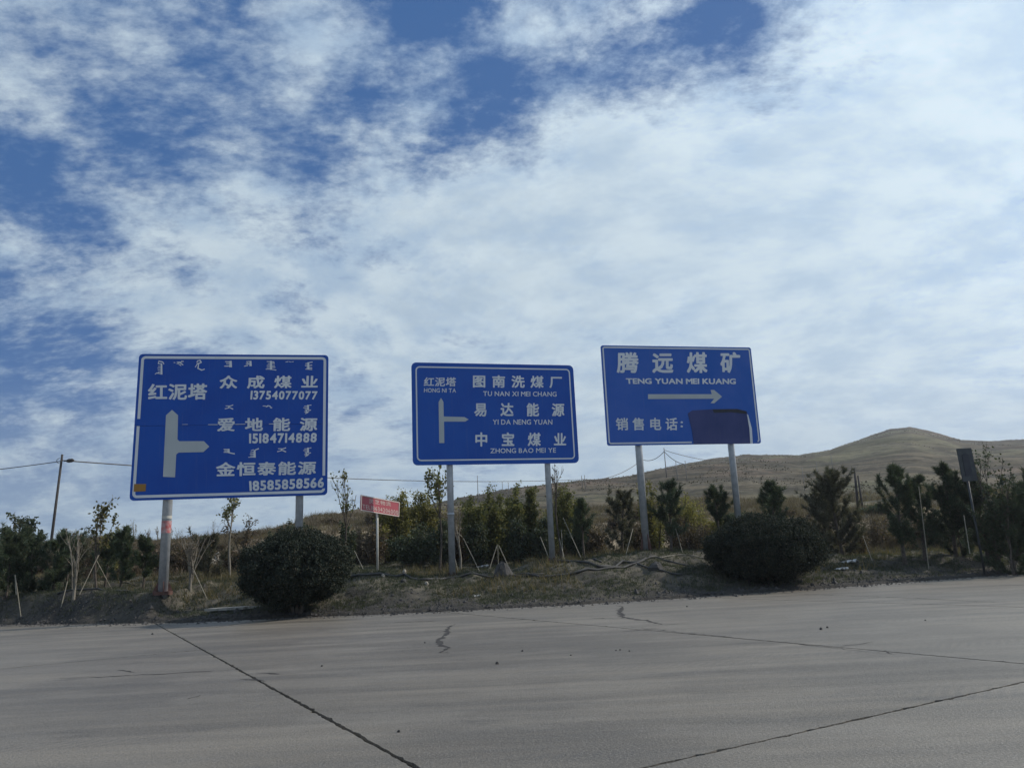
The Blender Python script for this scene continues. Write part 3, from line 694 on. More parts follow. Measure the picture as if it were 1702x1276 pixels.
s3.pxpoly('peeled_edge', [(1241, 688), (1243, 690), (1249, 712), (1250.5, 737), (1246.5, 737), (1245, 712)], M['white'], -0.03, -0.018, lab='pale curled edge of the dark sheet')
s3.pxpoly('shadow_strip', [(1184, 680), (1225, 679.6), (1241, 684), (1240, 688), (1215, 685), (1186, 686)], M['darkplate'], -0.020, -0.017, lab='dark strip painted as shade along the top of the covering sheet')  # shading at the sheet's top edge, painted as a dark strip
s3.rails(3); s3.post(1065, 0.125, gusset=0.75); s3.post(1219.5, 0.115, gusset=0.6)
# --- small red sign: tilted board on a thin pale post
ca, cb = at(599, 848, 23.4), at(663, 858.5, 25.0); dd = cb - ca
wS = np.linalg.norm(dd); rl = math.asin(dd[2] / wS)
s4 = Sign('red_sign', 23.4, (ca[0], ca[2] - CAMH, math.atan2(dd[1], dd[0]), rl, 0, wS, (at(599, 822, 23.4) - ca)[2]), 'small tilted red sign with a phone number on a thin pale post', 'sign')
s4.poly('panel', [(0, 0), (s4.w, 0), (s4.w, s4.h), (0, s4.h)], 0, 0.03, M['red'])
mb = MB()
for a0, b0, a1, b1 in ((0.0, 0.0, s4.w, 0.03), (0.0, s4.h - 0.03, s4.w, s4.h), (0.0, 0.03, 0.03, s4.h - 0.03), (s4.w - 0.03, 0.03, s4.w, s4.h - 0.03)):
    vs = [s4.P(a, b, d) for d in (-0.012, 0.0) for a, b in ((a0, b0), (a1, b0), (a1, b1), (a0, b1))]
    mb.add(vs, [(3, 2, 1, 0), (4, 5, 6, 7), (0, 1, 5, 4), (1, 2, 6, 5), (2, 3, 7, 6), (3, 0, 4, 7)])
mb.build('frame', M['redtxt'], s4.root)
s4.text('灵芝物流', [(612.5, 828.5), (649, 834), (649.5, 841), (613, 836)], M['redtxt'], 1.08, 0.004)
s4.text('TEL18634206000', [(602, 837.5), (661, 848), (661.5, 855.5), (602.5, 844.5)], M['redtxt'], 0.17, 0.006, cjk=False)
s4.post(632, 0.036, top=0.1, mt='postwhite', plumb=True)

# --- narrow grey sign at the far right, seen from the side
Yg = 24.6
p0, p1 = at(1601, 800, Yg), at(1625, 796, Yg + 0.10)
gw = math.hypot(p1[0] - p0[0], p1[1] - p0[1]); gy = math.atan2(p1[1] - p0[1], p1[0] - p0[0])
s5 = Sign('traffic_sign', Yg, (p0[0], p0[2] - CAMH, gy, 0.02, 0.0, gw, (at(1597, 745, Yg) - p0)[2]), 'narrow dull grey traffic sign among the pines at the far right', 'road sign')
s5.poly('panel', s5.rrect(0, 0.03), 0, 0.03, M['greyplate'])
s5.poly('inner_plate', [(gw * .22, s5.h * .16), (gw * .72, s5.h * .16), (gw * .70, s5.h * .8), (gw * .45, s5.h * .86), (gw * .25, s5.h * .8)], -0.012, -0.002, M['darkplate'])
s5.post(1613.5, 0.035, top=0.1, mt='greyplate', plumb=True)

# ------------------------------------------------------------------ vegetation
def needles(centres, axes, n, ln, wd, rg):
    """bottle-brush sprays: n thin triangles round each centre, leaning along the axis"""
    m_ = len(centres); c_ = np.repeat(centres, n, 0); a_ = np.repeat(axes, n, 0)
    d = rg.normal(size=(m_ * n, 3)); d /= np.linalg.norm(d, axis=1)[:, None]
    d = d + a_ * 1.0; d /= np.linalg.norm(d, axis=1)[:, None]
    L = ln * rg.uniform(0.6, 1.2, (m_ * n, 1))
    side = np.cross(d, rg.normal(size=d.shape)); side /= np.linalg.norm(side, axis=1)[:, None] + 1e-9
    b_ = c_ + rg.normal(size=d.shape) * ln * 0.12
    co = np.stack([b_ - side * wd / 2, b_ + side * wd / 2, b_ + d * L], 1).reshape(-1, 3)
    return co
def leaves(pts, size, rg, flat=0.0):
    n = len(pts); d = rg.normal(size=(n, 3)); d[:, 2] -= 0.3; d /= np.linalg.norm(d, axis=1)[:, None]
    s_ = np.cross(d, rg.normal(size=(n, 3))); s_ /= np.linalg.norm(s_, axis=1)[:, None] + 1e-9
    L = size * rg.uniform(0.6, 1.3, (n, 1)); Wd = L * 0.34
    co = np.stack([pts, pts + d * L * 0.5 + s_ * Wd, pts + d * L, pts + d * L * 0.5 - s_ * Wd], 1).reshape(-1, 3)
    return co
def grow(mb, p, d, L, rad, depth, rg, tips, up=0.25, spread=0.6, kids=(2, 4), shrink=0.62):
    pts = [Vector(p)]; dd = Vector(d).normalized(); n = 4
    for k in range(n):
        dd = (dd + Vector(rg.normal(size=3)) * 0.10 + Vector((0, 0, up * 0.25))).normalized()
        pts.append(pts[-1] + dd * L / n)
    mb.tube(pts, [rad * (1 - 0.55 * k / n) for k in range(n + 1)], 5, False)
    if depth <= 1:
        for k in range(1, n + 1): tips.append((pts[k], dd.copy(), L))
    if depth == 0: return
    for k in range(rg.integers(kids[0], kids[1] + 1)):
        t = rg.uniform(0.3, 1.0); i = min(int(t * n), n - 1); q = pts[i].lerp(pts[i + 1], t * n - i)
        sd_ = Vector(rg.normal(size=3)); sd_ = (sd_ - dd * sd_.dot(dd)).normalized()
        grow(mb, q, dd + sd_ * spread, L * shrink * rg.uniform(0.7, 1.15), rad * 0.5, depth - 1, rg, tips, up, spread, kids, shrink)
def plant(name, px, py_top, Y, label, cat, group=None, bx=None):
    """returns root, height (m); px = where the foot stands"""
    z_guess = 940
    x = ray(px, z_guess)[0] * Y; zb = tz(x, Y)
    pxp, pyp = project((x, Y, zb)); x = ray(px, pyp)[0] * Y; zb = tz(x, Y)
    h = at(px, py_top, Y)[2] - zb
    return empty(name, (x, Y, zb), 0, label=label, cat=cat, group=group), h
def addpart(name, me, root): o = link(name, me, root); return o

def pine(px, top, Y, wpx, label, mt='needle', dens=1.0, seed=0, low=0.12, group='young pines along the verge', name='pine_tree', nl=0.17):
    rg = np.random.default_rng(100 + seed + int(px)); root, h = plant(name, px, top, Y, label, 'pine tree', group)
    wr = wpx / F * Y / 2; mb = MB(); cs, ax = [], []
    lean = rg.normal(size=2) * 0.03 * h
    tp = [Vector((lean[0] * t * t + 0.02 * h * math.sin(3 * t + seed), lean[1] * t * t, -0.1 + (h - 0.03) * t)) for t in np.linspace(0, 1, 7)]
    mb.tube(tp, [0.05 * (h / 2.5) * (1 - 0.85 * t) + 0.006 for t in np.linspace(0, 1, 7)], 7)
    nw = max(5, int(h / 0.30))
    for k in range(nw):
        t = low + (0.985 - low) * (k + 0.3 * rg.random()) / nw
        base = tp[min(int(t * 6), 5)].lerp(tp[min(int(t * 6), 5) + 1], t * 6 - min(int(t * 6), 5))
        prof = min(1.0, (1 - t) ** 0.8 * 1.45 + 0.05) * (0.8 + 0.4 * min(1, (t - low) * 3)) * rg.uniform(0.75, 1.2)
        nb = rg.integers(3, 6)
        for b in range(nb):
            a = rg.random() * 6.283; L = max(0.12, wr * prof * rg.uniform(0.6, 1.35))
            el = R(rg.uniform(5, 38) + 22 * t); L /= math.cos(el) ** 0.7
            d = Vector((math.cos(a) * math.cos(el), math.sin(a) * math.cos(el), math.sin(el))); q = base.copy(); P = [q.copy()]; ns = 5
            for s_ in range(ns):
                d = (d + Vector((0, 0, 0.13)) + Vector(rg.normal(size=3)) * 0.05).normalized(); q = q + d * L / ns; P.append(q.copy())
            mb.tube(P, [0.014 * (1 - 0.13 * s_) for s_ in range(ns + 1)], 4, False)
            for s_ in range(2, ns + 1):
                for r_ in range(max(1, int((1 + 0.5 * s_ - 0.5) * dens))):
                    cs.append(P[s_] - (P[s_] - P[s_ - 1]) * rg.random() + Vector(rg.normal(size=3)) * 0.015); ax.append(d)
                if s_ >= 2 and rg.random() < 0.75:
                    sd_ = Vector(rg.normal(size=3)).normalized(); e = (d + sd_ * 0.8 + Vector((0, 0, .3))).normalized(); l2 = L * rg.uniform(0.15, 0.38)
                    for f in (0.35, 0.65, 1.0): cs.append(P[s_] + e * l2 * f); ax.append(e)
    for z_ in np.linspace(0.80, 1.0, 6): cs.append(tp[5].lerp(tp[6], z_ * 6 - 5 if z_ * 6 > 5 else 0)); ax.append(Vector((0, 0, 1)))
    cs = np.array(cs); ax = np.array(ax)
    co = needles(cs, ax, int(17 * dens), nl, 0.021, rg)
    mb.build('trunk', M['bark'], root)
    addpart('crown', fastmesh('pine_crown', co, 3, M[mt], rg.random(len(co) // 3)), root); return root

def bush(px, top, Y, wpx, label, mt='willow', stems=7, n=5200, leaf=0.085, seed=0, name='leafy_shrub', cat='shrub', group='leafy shrubs behind the verge', low=0.12, bark='bark', plume=0.30):
    """upright plumes of small leaves round many thin stems"""
    rg = np.random.default_rng(500 + seed + int(px)); root, h = plant(name, px, top, Y, label, cat, group)
    wr = wpx / F * Y / 2; mb = MB(); P_ = []
    for k in range(stems):
        a = rg.random() * 6.283; r_ = wr * math.sqrt(rg.random()) * 0.8; hh = h * (1.0 if k == 0 else rg.uniform(0.6, 0.97)) * (1 - 0.22 * (r_ / wr) ** 2)
        if k == 0: r_ *= 0.3
        pts = [Vector((math.cos(a) * r_ * (0.15 + 0.85 * t ** 0.7) + rg.normal() * 0.03, math.sin(a) * r_ * (0.15 + 0.85 * t ** 0.7) + rg.normal() * 0.03, -0.1 + (hh + 0.1) * t)) for t in np.linspace(0, 1, 7)]
        mb.tube(pts, [0.028 * (1 - 0.8 * t) + 0.004 for t in np.linspace(0, 1, 7)], 5)
        nn = int(n / stems); t = low + (1 - low) * rg.beta(1.5, 1.15, nn)
        pr = plume * wr * np.clip(np.sin(np.pi * np.clip((t - low) / (1 - low), 0, 1) ** 0.75) ** 0.6, 0.08, 1)
        # side twigs: leaves cluster on them
        kk = 46; tw = rg.integers(0, kk, nn); ta = rg.random(kk) * 6.283; tt = low + (0.98 - low) * np.sort(rg.random(kk)); tl = rg.uniform(0.5, 1.5, kk)
        f = rg.random(nn) ** 0.7; use = rg.random(nn) < 0.8
        t = np.where(use, np.clip(tt[tw] + f * 0.07, 0, 1), t)
        i = np.clip((t * 6).astype(int), 0, 5); A_ = np.array(pts); cen = A_[i] + (A_[i + 1] - A_[i]) * (t * 6 - i)[:, None]
        ang = np.where(use, ta[tw] + rg.normal(size=nn) * 0.2, rg.random(nn) * 6.283)
        rad = np.where(use, pr * tl[tw] * f, pr * rg.random(nn) ** 0.5)
        off = np.stack([np.cos(ang) * rad, np.sin(ang) * rad, rg.normal(size=nn) * 0.04 + rad * 0.35], -1)
        P_.append(cen + off + rg.normal(size=(nn, 3)) * 0.025)
    P_ = np.vstack(P_); co = leaves(P_, leaf, rg)
    mb.build('trunk', M[bark], root)
    addpart('crown', fastmesh('leaf_crown', co, 4, M[mt], rg.random(len(co) // 4)), root); return root

def sapling(px, top, Y, wpx, label, mt='poplar', fork=0.45, nleaf=420, leaf=0.10, seed=0, stems=4, bark='palebark', group='thin young trees on the verge', name='young_tree', depth=2):
    rg = np.random.default_rng(900 + seed + int(px)); root, h = plant(name, px, top, Y, label, 'young tree', group)
    mb = MB(); tips = []; wr = wpx / F * Y / 2
    tk = [Vector((0.015 * h * math.sin(4 * t + seed), 0, -0.1 + (h * fork + 0.1) * t)) for t in np.linspace(0, 1, 5)]
    mb.tube(tk, [0.045 * (1 - 0.35 * t) for t in np.linspace(0, 1, 5)], 7)
    for k in range(stems):
        a = 6.283 * k / stems + rg.normal() * 0.3; sp = wr / (h * (1 - fork)) * rg.uniform(0.5, 1.15) if k else 0.05
        grow(mb, tk[-1], (math.cos(a) * sp, math.sin(a) * sp, 1), h * (1 - fork) * (1.0 if k == 0 else rg.uniform(0.65, 0.95)), 0.020, depth, rg, tips, 0.3, 0.45, (3, 5), 0.36)
    mb.build('trunk', M[bark], root)
    if nleaf:
        idx = rg.integers(0, len(tips), nleaf); P_ = np.array([tips[i][0] for i in idx]) + rg.normal(size=(nleaf, 3)) * 0.05
        co = leaves(P_, leaf, rg); addpart('crown', fastmesh('sparse_crown', co, 4, M[mt], rg.random(nleaf)), root)
    return root

def bareshrub(px, top, Y, wpx, label, seed=0, stems=12, nleaf=160, mt='brownleaf', bark='palebark', group='bare many-stemmed shrubs', low=0.3, name='bare_shrub'):
    rg = np.random.default_rng(1300 + seed + int(px)); root, h = plant(name, px, top, Y, label, 'shrub', group)
    mb = MB(); tips = []; wr = wpx / F * Y / 2
    mb.tube([(0, 0, -0.1), (0, 0, h * low)], [0.05, 0.04], 7)
    for k in range(stems):
        a = rg.random() * 6.283; sp = wr / h * rg.uniform(0.1, 1.3)
        grow(mb, (rg.normal() * 0.03, rg.normal() * 0.03, h * low * rg.uniform(0.5, 1)), (math.cos(a) * sp, math.sin(a) * sp, 1), h * (1 - low) * rg.uniform(0.7, 1.05), 0.016, 1, rg, tips, 0.35, 0.4, (3, 5), 0.35)
    mb.build('trunk', M[bark], root)
    idx = rg.integers(0, len(tips), nleaf); P_ = np.array([tips[i][0] for i in idx]) + rg.normal(size=(nleaf, 3)) * 0.04
    co = leaves(P_, 0.07, rg); addpart('crown', fastmesh('few_leaves', co, 4, M[mt], rg.random(nleaf)), root)
    return root

# clipped dark globes at the road edge
def globe(px, pyc, wpx, hpx, Y, pyfoot, label, seed):
    rg = np.random.default_rng(seed); root, h = plant('clipped_bush', px, pyc - hpx / 2, Y, label, 'bush', 'clipped dark bushes at the road edge')
    zb = root.location.z; cz = at(px, pyc, Y)[2] - zb; a = wpx / F * Y / 2; c_ = hpx / F * Y / 2
    n = 70000; d = rg.normal(size=(n, 3)); d /= np.linalg.norm(d, axis=1)[:, None]
    bumpy = 1 + 0.20 * vnoise(d[:, 0] * 3 + 5, d[:, 2] * 3 + d[:, 1] * 2, 1.0, seed) + 0.12 * vnoise(d[:, 0] * 9, d[:, 2] * 9 + d[:, 1] * 4, 1.0, seed + 1)
    r_ = bumpy * (1 - 0.22 * rg.random(n) ** 2.0 + 0.05 * np.abs(rg.normal(size=n)))
    cl = rg.normal(size=(260, 3)); cl /= np.linalg.norm(cl, axis=1)[:, None]; push = rg.uniform(-0.09, 0.10, 260)
    near = np.argmax(d @ cl.T, axis=1); cd = np.einsum('ij,ij->i', d, cl[near]); r_ = r_ * (1 + push[near] * np.clip((cd - 0.975) / 0.025, 0, 1))
    sp = rg.integers(0, 260, n); isp = rg.random(n) < 0.035                       # loose sprigs standing out of the clipped surface
    dd_ = cl[sp] + rg.normal(size=(n, 3)) * 0.012; d = np.where(isp[:, None], dd_, d); r_ = np.where(isp, 1.0 + rg.random(n) * 0.11, r_)
    P_ = d * r_[:, None] * np.array([a, a, c_]); low_ = P_[:, 2] < -c_ * 0.6
    P_[:, 2] = np.where(P_[:, 2] < 0, P_[:, 2] * 0.97, P_[:, 2])
    P_[:, 2] += cz
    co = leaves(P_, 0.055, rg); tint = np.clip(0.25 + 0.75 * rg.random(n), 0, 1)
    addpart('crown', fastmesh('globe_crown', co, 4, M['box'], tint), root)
    mb = MB()
    # inner shaded mass of twigs so light does not pass straight through
    for k in range(60):
        v = Vector(rg.normal(size=3)).normalized(); mb.tube([(0, 0, cz - c_ * 0.8), (v.x * a * 0.45, v.y * a * 0.45, cz + v.z * c_ * 0.4), (v.x * a * .93, v.y * a * .93, cz + v.z * c_ * .93)], [0.03, 0.018, 0.006], 4, False)
    for k in range(7):
        an = rg.random() * 6.283; q = rg.uniform(0.1, 0.35) * a
        mb.tube([(math.cos(an) * 0.08, math.sin(an) * 0.08, -0.1), (math.cos(an) * q * .5, math.sin(an) * q * .5, (cz - c_) * 0.6 + .1), (math.cos(an) * q, math.sin(an) * q, cz - c_ * .5)], [0.055, 0.04, 0.03], 6, False)
    mb.build('trunk', M['bark'], root)
    # inner core: irregular dense heart of the bush
    k_ = 9000; d = rg.normal(size=(k_, 3)); d /= np.linalg.norm(d, axis=1)[:, None]
    P_ = d * (rg.uniform(0.6, 0.86, k_) ** 1.0)[:, None] * np.array([a, a, c_]); P_[:, 2] += cz
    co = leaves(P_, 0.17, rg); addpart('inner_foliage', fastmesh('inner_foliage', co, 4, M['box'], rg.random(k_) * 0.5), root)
globe(494, 943, 164, 112, 20.9, 1010, 'dark round clipped bush at the road edge below the largest blue sign', 11)
globe(1277, 911, 176, 101, 23.3, 965, 'wide dark clipped bush at the road edge below the right blue sign', 12)

# left group
bush(14, 858, 28.5, 62, 'dark green leafy tree at the left edge of the picture', 'dark', 8, 6500, 0.10, cat='tree', name='leafy_tree', seed=1, group=None)
bush(42, 850, 28, 50, 'dark green leafy tree with two pointed tops, second from the left edge', 'dark', 6, 5500, 0.10, cat='tree', name='leafy_tree', seed=2, group=None)
pine(8, 905, 25.5, 110, 'dark low pine at the left edge of the picture', 'needle', 1.5, 1, 0.02)
pine(50, 892, 26, 90, 'dense dark pine between the left edge and the leaning pole', 'needle', 1.6, 2, 0.02)
pine(88, 884, 26, 74, 'dark pine just below the leaning pole', 'needle', 1.5, 3, 0.02)
pine(112, 897, 28.5, 64, 'dull brownish pine right of the leaning pole', 'needledull', 1.2, 4, 0.04)
bareshrub(122, 880, 23.6, 26, 'bare upright shrub left of the yellow-leaved sapling', 1, 8, 60)
bush(145, 893, 31, 60, 'brownish scrubby bush behind the bare upright shrub', 'brownleaf', 7, 2600, 0.07, seed=9)
sapling(157, 842, 24.3, 44, 'sapling with yellowing leaves propped on pale stakes, left of the largest sign', 'yellow', 0.32, 430, 0.11, 1, 4, 'bark')
bush(187, 862, 33, 44, 'pale olive bush behind the yellow-leaved sapling', 'willow', 7, 3000, 0.08, seed=3)
pine(176, 888, 26.5, 46, 'small dark pine right of the yellow-leaved sapling', 'needle', 1.1, 5, 0.25)
pine(200, 880, 26, 56, 'dark pine with three tufted tops left of the left post', 'needle', 1.25, 6, 0.2)
pine(236, 893, 25.5, 46, 'dark pine nearest the left post of the largest sign', 'needle', 1.3, 7, 0.3)
bareshrub(316, 884, 23.6, 50, 'bare brown many-stemmed shrub right of the left post of the largest sign', 2, 18, 260)
pine(345, 890, 28, 56, 'dull pine behind the bare brown shrub', 'needledull', 1.0, 8, 0.05)
bush(300, 893, 32, 70, 'low grey-brown bush behind the left post of the largest sign', 'brownleaf', 8, 2800, 0.07, seed=5)
sapling(381, 829, 26.5, 40, 'slender pale-trunked tree with sparse leaves under the middle of the largest sign', 'poplar', 0.60, 330, 0.10, 2, 5)
sapling(404, 873, 28, 30, 'small reddish-brown sapling beside the slender pale tree', 'brownleaf', 0.3, 420, 0.09, 3, 5, 'bark')
bush(424, 895, 31, 60, 'low brown bush left of the round clipped bush', 'brownleaf', 8, 2300, 0.07, seed=6)
for k, (px, tp_, wp, lb) in enumerate([(448, 873, 44, 'dark spiky bush on the bank above the left part of the clipped bush'), (478, 864, 50, 'dark spiky bush on the bank left of the second post of the largest sign'), (520, 880, 50, 'dark bush on the bank right of the second post of the largest sign')]):
    bush(px, tp_, 33, wp, lb, 'dark' if k < 2 else 'brownleaf', 6, 1700, 0.08, seed=20 + k)
sapling(573, 802, 26.5, 40, 'thin tree with bare upright twigs left of the red sign', 'poplar', 0.48, 170, 0.11, 4, 6, 'bark')
bush(574, 858, 27.2, 44, 'dark-leaved bush at the foot of the thin tree left of the red sign', 'dark', 6, 1500, 0.10, seed=7)
bush(600, 872, 31, 70, 'brown dense bush behind the post of the red sign', 'brownleaf', 9, 3600, 0.07, seed=8)
# middle group
bush(640, 838, 31, 54, 'low olive bush just right of the red sign', 'willow', 9, 5200, 0.085, seed=10, plume=.42)
bush(672, 816, 31.5, 78, 'broad olive-yellow bush between the red sign and the middle sign', 'willow', 14, 11000, 0.085, seed=11, plume=.36)
bush(708, 810, 32, 74, 'tallest olive-yellow bush left of the post of the middle sign', 'willow', 14, 11000, 0.085, seed=12, plume=.36)
bush(690, 868, 28.5, 90, 'dark green undergrowth bush below the olive bushes', 'dark', 10, 6000, 0.085, seed=13)
bush(735, 862, 28, 60, 'dark green undergrowth bush left of the middle sign post', 'dark', 10, 4200, 0.085, seed=14)
sapling(733, 781, 26.6, 54, 'thin tree with drooping leaves against the left post of the middle sign', 'poplar', 0.50, 360, 0.13, 5, 5, 'bark')
sapling(765, 845, 26.6, 34, 'bare leaning sapling with stakes right of the left post of the middle sign', 'brownleaf', 0.40, 120, 0.08, 6, 5, 'palebark')
for k, (px, tp_, wp, lb) in enumerate([(792, 811, 44, 'green upright bush, leftmost of the row below the middle sign'), (819, 805, 44, 'green upright bush with a yellowish side, second of the row below the middle sign'), (842, 835, 40, 'shorter bush in the gap of the row below the middle sign'), (866, 803, 36, 'green pointed bush left of the right post of the middle sign'), (888, 806, 32, 'narrow green bush touching the right post of the middle sign'), (944, 796, 48, 'green pointed bush right of the right post of the middle sign')]):
    bush(px, tp_, 29 + 0.3 * k, wp * 1.3, lb, 'poplar', 10, 9000, 0.085, seed=30 + k, plume=.40)
for k, (px, tp_, wp, lb) in enumerate([(800, 862, 60, 'dark undergrowth bush below the left end of the middle row'), (860, 860, 60, 'dark undergrowth bush below the middle of the row'), (905, 855, 50, 'dark undergrowth bush at the right post of the middle sign'), (958, 862, 50, 'dark undergrowth bush right of the right post of the middle sign')]):
    bush(px, tp_, 28, wp, lb, 'dark', 8, 4200, 0.085, seed=40 + k)
sapling(931, 782, 27, 24, 'tall bare sapling propped by stakes right of the middle sign', 'brownleaf', 0.5, 60, 0.09, 7, 4, 'bark')
# between the signs
pine(973, 824, 27, 34, 'thin young pine with a round tuft on top between the middle and right signs', 'needle', 0.9, 10, 0.35)
bush(1000, 868, 31, 70, 'grey feathery dry bush between the middle and right signs', 'brownleaf', 10, 2200, 0.07, seed=51)
pine(1037, 812, 28, 60, 'grey-green ragged pine left of the left post of the right sign', 'needledull', 1.15, 11, 0.08)
bush(1088, 800, 30, 46, 'light green bush behind the left post of the right sign', 'willow', 8, 5200, 0.08, seed=52, plume=.4)
pine(1117, 799, 26.8, 66, 'dark open pine with upswept branches between the posts of the right sign', 'needle', 0.95, 12, 0.22)
bush(1152, 815, 31, 72, 'soft olive bush between the posts of the right sign', 'willow', 12, 7000, 0.07, seed=53, plume=.34)
bush(1150, 868, 28.5, 90, 'grey-green undergrowth below the soft olive bush', 'brownleaf', 10, 3400, 0.075, seed=54)
pine(1196, 810, 27.5, 48, 'dark pine just left of the right post of the right sign', 'needle', 1.3, 13, 0.12)
pine(1290, 795, 27.5, 50, 'young pine standing above the wide clipped bush', 'needle', 1.0, 14, 0.2)
bush(1255, 862, 31, 70, 'brown scrub behind the right post of the right sign', 'brownleaf', 8, 2400, 0.07, seed=55)
bush(1335, 858, 31, 80, 'brown scrub between the two young pines right of the signs', 'brownleaf', 8, 2600, 0.07, seed=56)
# right group
pine(1400, 783, 27.5, 84, 'broad round-topped dull pine right of the wide clipped bush', 'needledull', 1.5, 15, 0.08)
pine(1380, 815, 28.5, 50, 'smaller dull pine touching the broad round-topped pine', 'needledull', 1.2, 16, 0.1)
pine(1508, 770, 26, 62, 'dark bushy pine left of the grey traffic sign', 'needle', 1.3, 17, 0.2)
pine(1540, 786, 26.5, 62, 'dark pine with lower branches close left of the grey traffic sign', 'needle', 1.2, 18, 0.15)
pine(1588, 766, 26.8, 62, 'tall dark pine directly behind the grey traffic sign', 'needle', 1.2, 19, 0.22)
pine(1640, 778, 26.4, 70, 'dark pine just right of the grey traffic sign', 'needle', 1.4, 20, 0.12)
pine(1600, 830, 27, 80, 'low dark pine at the foot of the grey traffic sign', 'needle', 1.3, 21, 0.05)
sapling(1664, 762, 25.6, 20, 'narrow leafy sapling near the right edge of the picture', 'dark', 0.3, 420, 0.10, 8, 4, 'bark')
sapling(1688, 778, 24.4, 34, 'leafy sapling at the right edge of the picture', 'dark', 0.25, 620, 0.11, 9, 5, 'bark')
pine(1690, 836, 25, 110, 'dense dark pine at the lower right edge of the scrub', 'needle', 1.8, 22, 0.01)
pine(1735, 790, 24.8, 100, 'dark pine cut off by the right edge of the picture', 'needle', 1.5, 23, 0.02)
bush(1655, 850, 26.5, 60, 'dark green bush behind the dense pine at the right edge', 'dark', 8, 4200, 0.08, seed=60)
bush(1450, 855, 31, 100, 'brown scrub between the broad pine and the dark pines on the right', 'brownleaf', 10, 2800, 0.07, seed=57)
bush(1430, 880, 29, 60, 'low brown scrub at the foot of the broad round-topped pine', 'brownleaf', 8, 1800, 0.07, seed=58)
BK = [(205, 905, 36, 50), (262, 902, 37, 40), (290, 905, 40, 46), (335, 892, 41, 34), (362, 905, 38, 40), (425, 884, 43, 44), (500, 872, 44, 60), (548, 862, 47, 40), (622, 850, 46, 40), (965, 858, 38, 50), (1020, 862, 39, 44), (1065, 850, 40, 50), (1225, 852, 38, 60), (1310, 846, 40, 46), (1345, 852, 38, 52), (1455, 840, 40, 60), (1478, 858, 36, 60), (60, 900, 36, 60), (170, 898, 38, 50)]
WH = ['left end of the bank behind the small pines', 'bank just left of the left post', 'bank just right of the left post', 'bank above the bare brown shrub', 'bank below the largest sign, beside the slender tree', 'bank left of the clipped bush', 'bank above the round clipped bush', 'bank left of the thin twiggy tree', 'bank behind the red sign', 'bank right of the middle sign', 'bank between the middle and right signs', 'bank at the left post of the right sign', 'bank at the right post of the right sign', 'bank above the wide clipped bush', 'bank left of the broad pine', 'bank right of the broad pine', 'lower bank right of the broad pine', 'bank behind the leftmost pines', 'bank behind the yellow-leaved sapling']
for k, ((px, tp_, Y_, wp), wh) in enumerate(zip(BK, WH)):
    bush(px, tp_, Y_, wp, 'low brown thorny scrub on the ' + wh, 'brownleaf' if k % 3 else 'dark', 9, 3000, 0.09, seed=80 + k, group='scrubby bushes on the bank')
for k, (px, tp_, wp, mt_, lb) in enumerate([(618, 868, 70, 'brownleaf', 'left of the broad olive bush'), (655, 866, 80, 'poplar', 'directly below the broad olive bush'), (705, 872, 90, 'brownleaf', 'below the tallest olive bush'), (762, 868, 60, 'brownleaf', 'between the middle sign post and the green row'), (778, 840, 50, 'willow', 'behind the leftmost green upright bush'),
      (805, 850, 70, 'poplar', 'between the first two green upright bushes'), (842, 862, 70, 'willow', 'filling the gap of the green row'), (880, 845, 70, 'poplar', 'behind the right post of the middle sign'), (918, 838, 60, 'poplar', 'between the right post of the middle sign and the bare sapling'), (985, 880, 60, 'brownleaf', 'below the thin young pine with a round tuft'), (1060, 862, 70, 'brownleaf', 'behind the left post of the right sign'),
      (1092, 850, 60, 'poplar', 'just right of the left post of the right sign'), (1130, 858, 70, 'brownleaf', 'behind the dark open pine'), (1175, 862, 70, 'willow', 'left of the wide clipped bush'), (1215, 860, 60, 'dark', 'at the right post of the right sign'), (1365, 868, 70, 'brownleaf', 'left of the broad round-topped pine'), (1470, 872, 90, 'brownleaf', 'right of the broad round-topped pine'), (1530, 862, 80, 'brownleaf', 'below the dark pines left of the grey traffic sign'), (1570, 860, 70, 'dark', 'at the foot of the tall dark pine'),
      (1625, 850, 70, 'dark', 'behind the post of the grey traffic sign'), (130, 905, 70, 'dark', 'behind the bare upright shrub'), (215, 902, 70, 'brownleaf', 'between the two small dark pines'), (272, 912, 60, 'brownleaf', 'just left of the left post of the largest sign'), (322, 908, 70, 'brownleaf', 'behind the bare brown shrub'), (395, 905, 70, 'brownleaf', 'at the foot of the slender pale tree')]):
    bush(px, tp_, 30.5 + (k % 3) * 0.8, wp, 'dense waist-high undergrowth ' + lb, mt_, 10, 3800, 0.085, seed=200 + k, low=0.04, plume=.42, group='undergrowth behind the verge')
# faint bare trees on the left skyline
for k, (px, tp_) in enumerate([(222, 868), (246, 878), (262, 876), (283, 874), (296, 879), (352, 868), (130, 885)]):
    bareshrub(px, tp_, 55 + 2 * k, 22, 'pale bare tree on the left skyline, ' + ['leftmost of the group left of the post', 'second of the group left of the post', 'third of the group left of the post', 'just right of the post', 'second right of the post', 'beside the slender pale tree', 'farthest left'][k], 70 + k, 6, 60, group='pale bare trees on the left skyline', name='bare_tree')

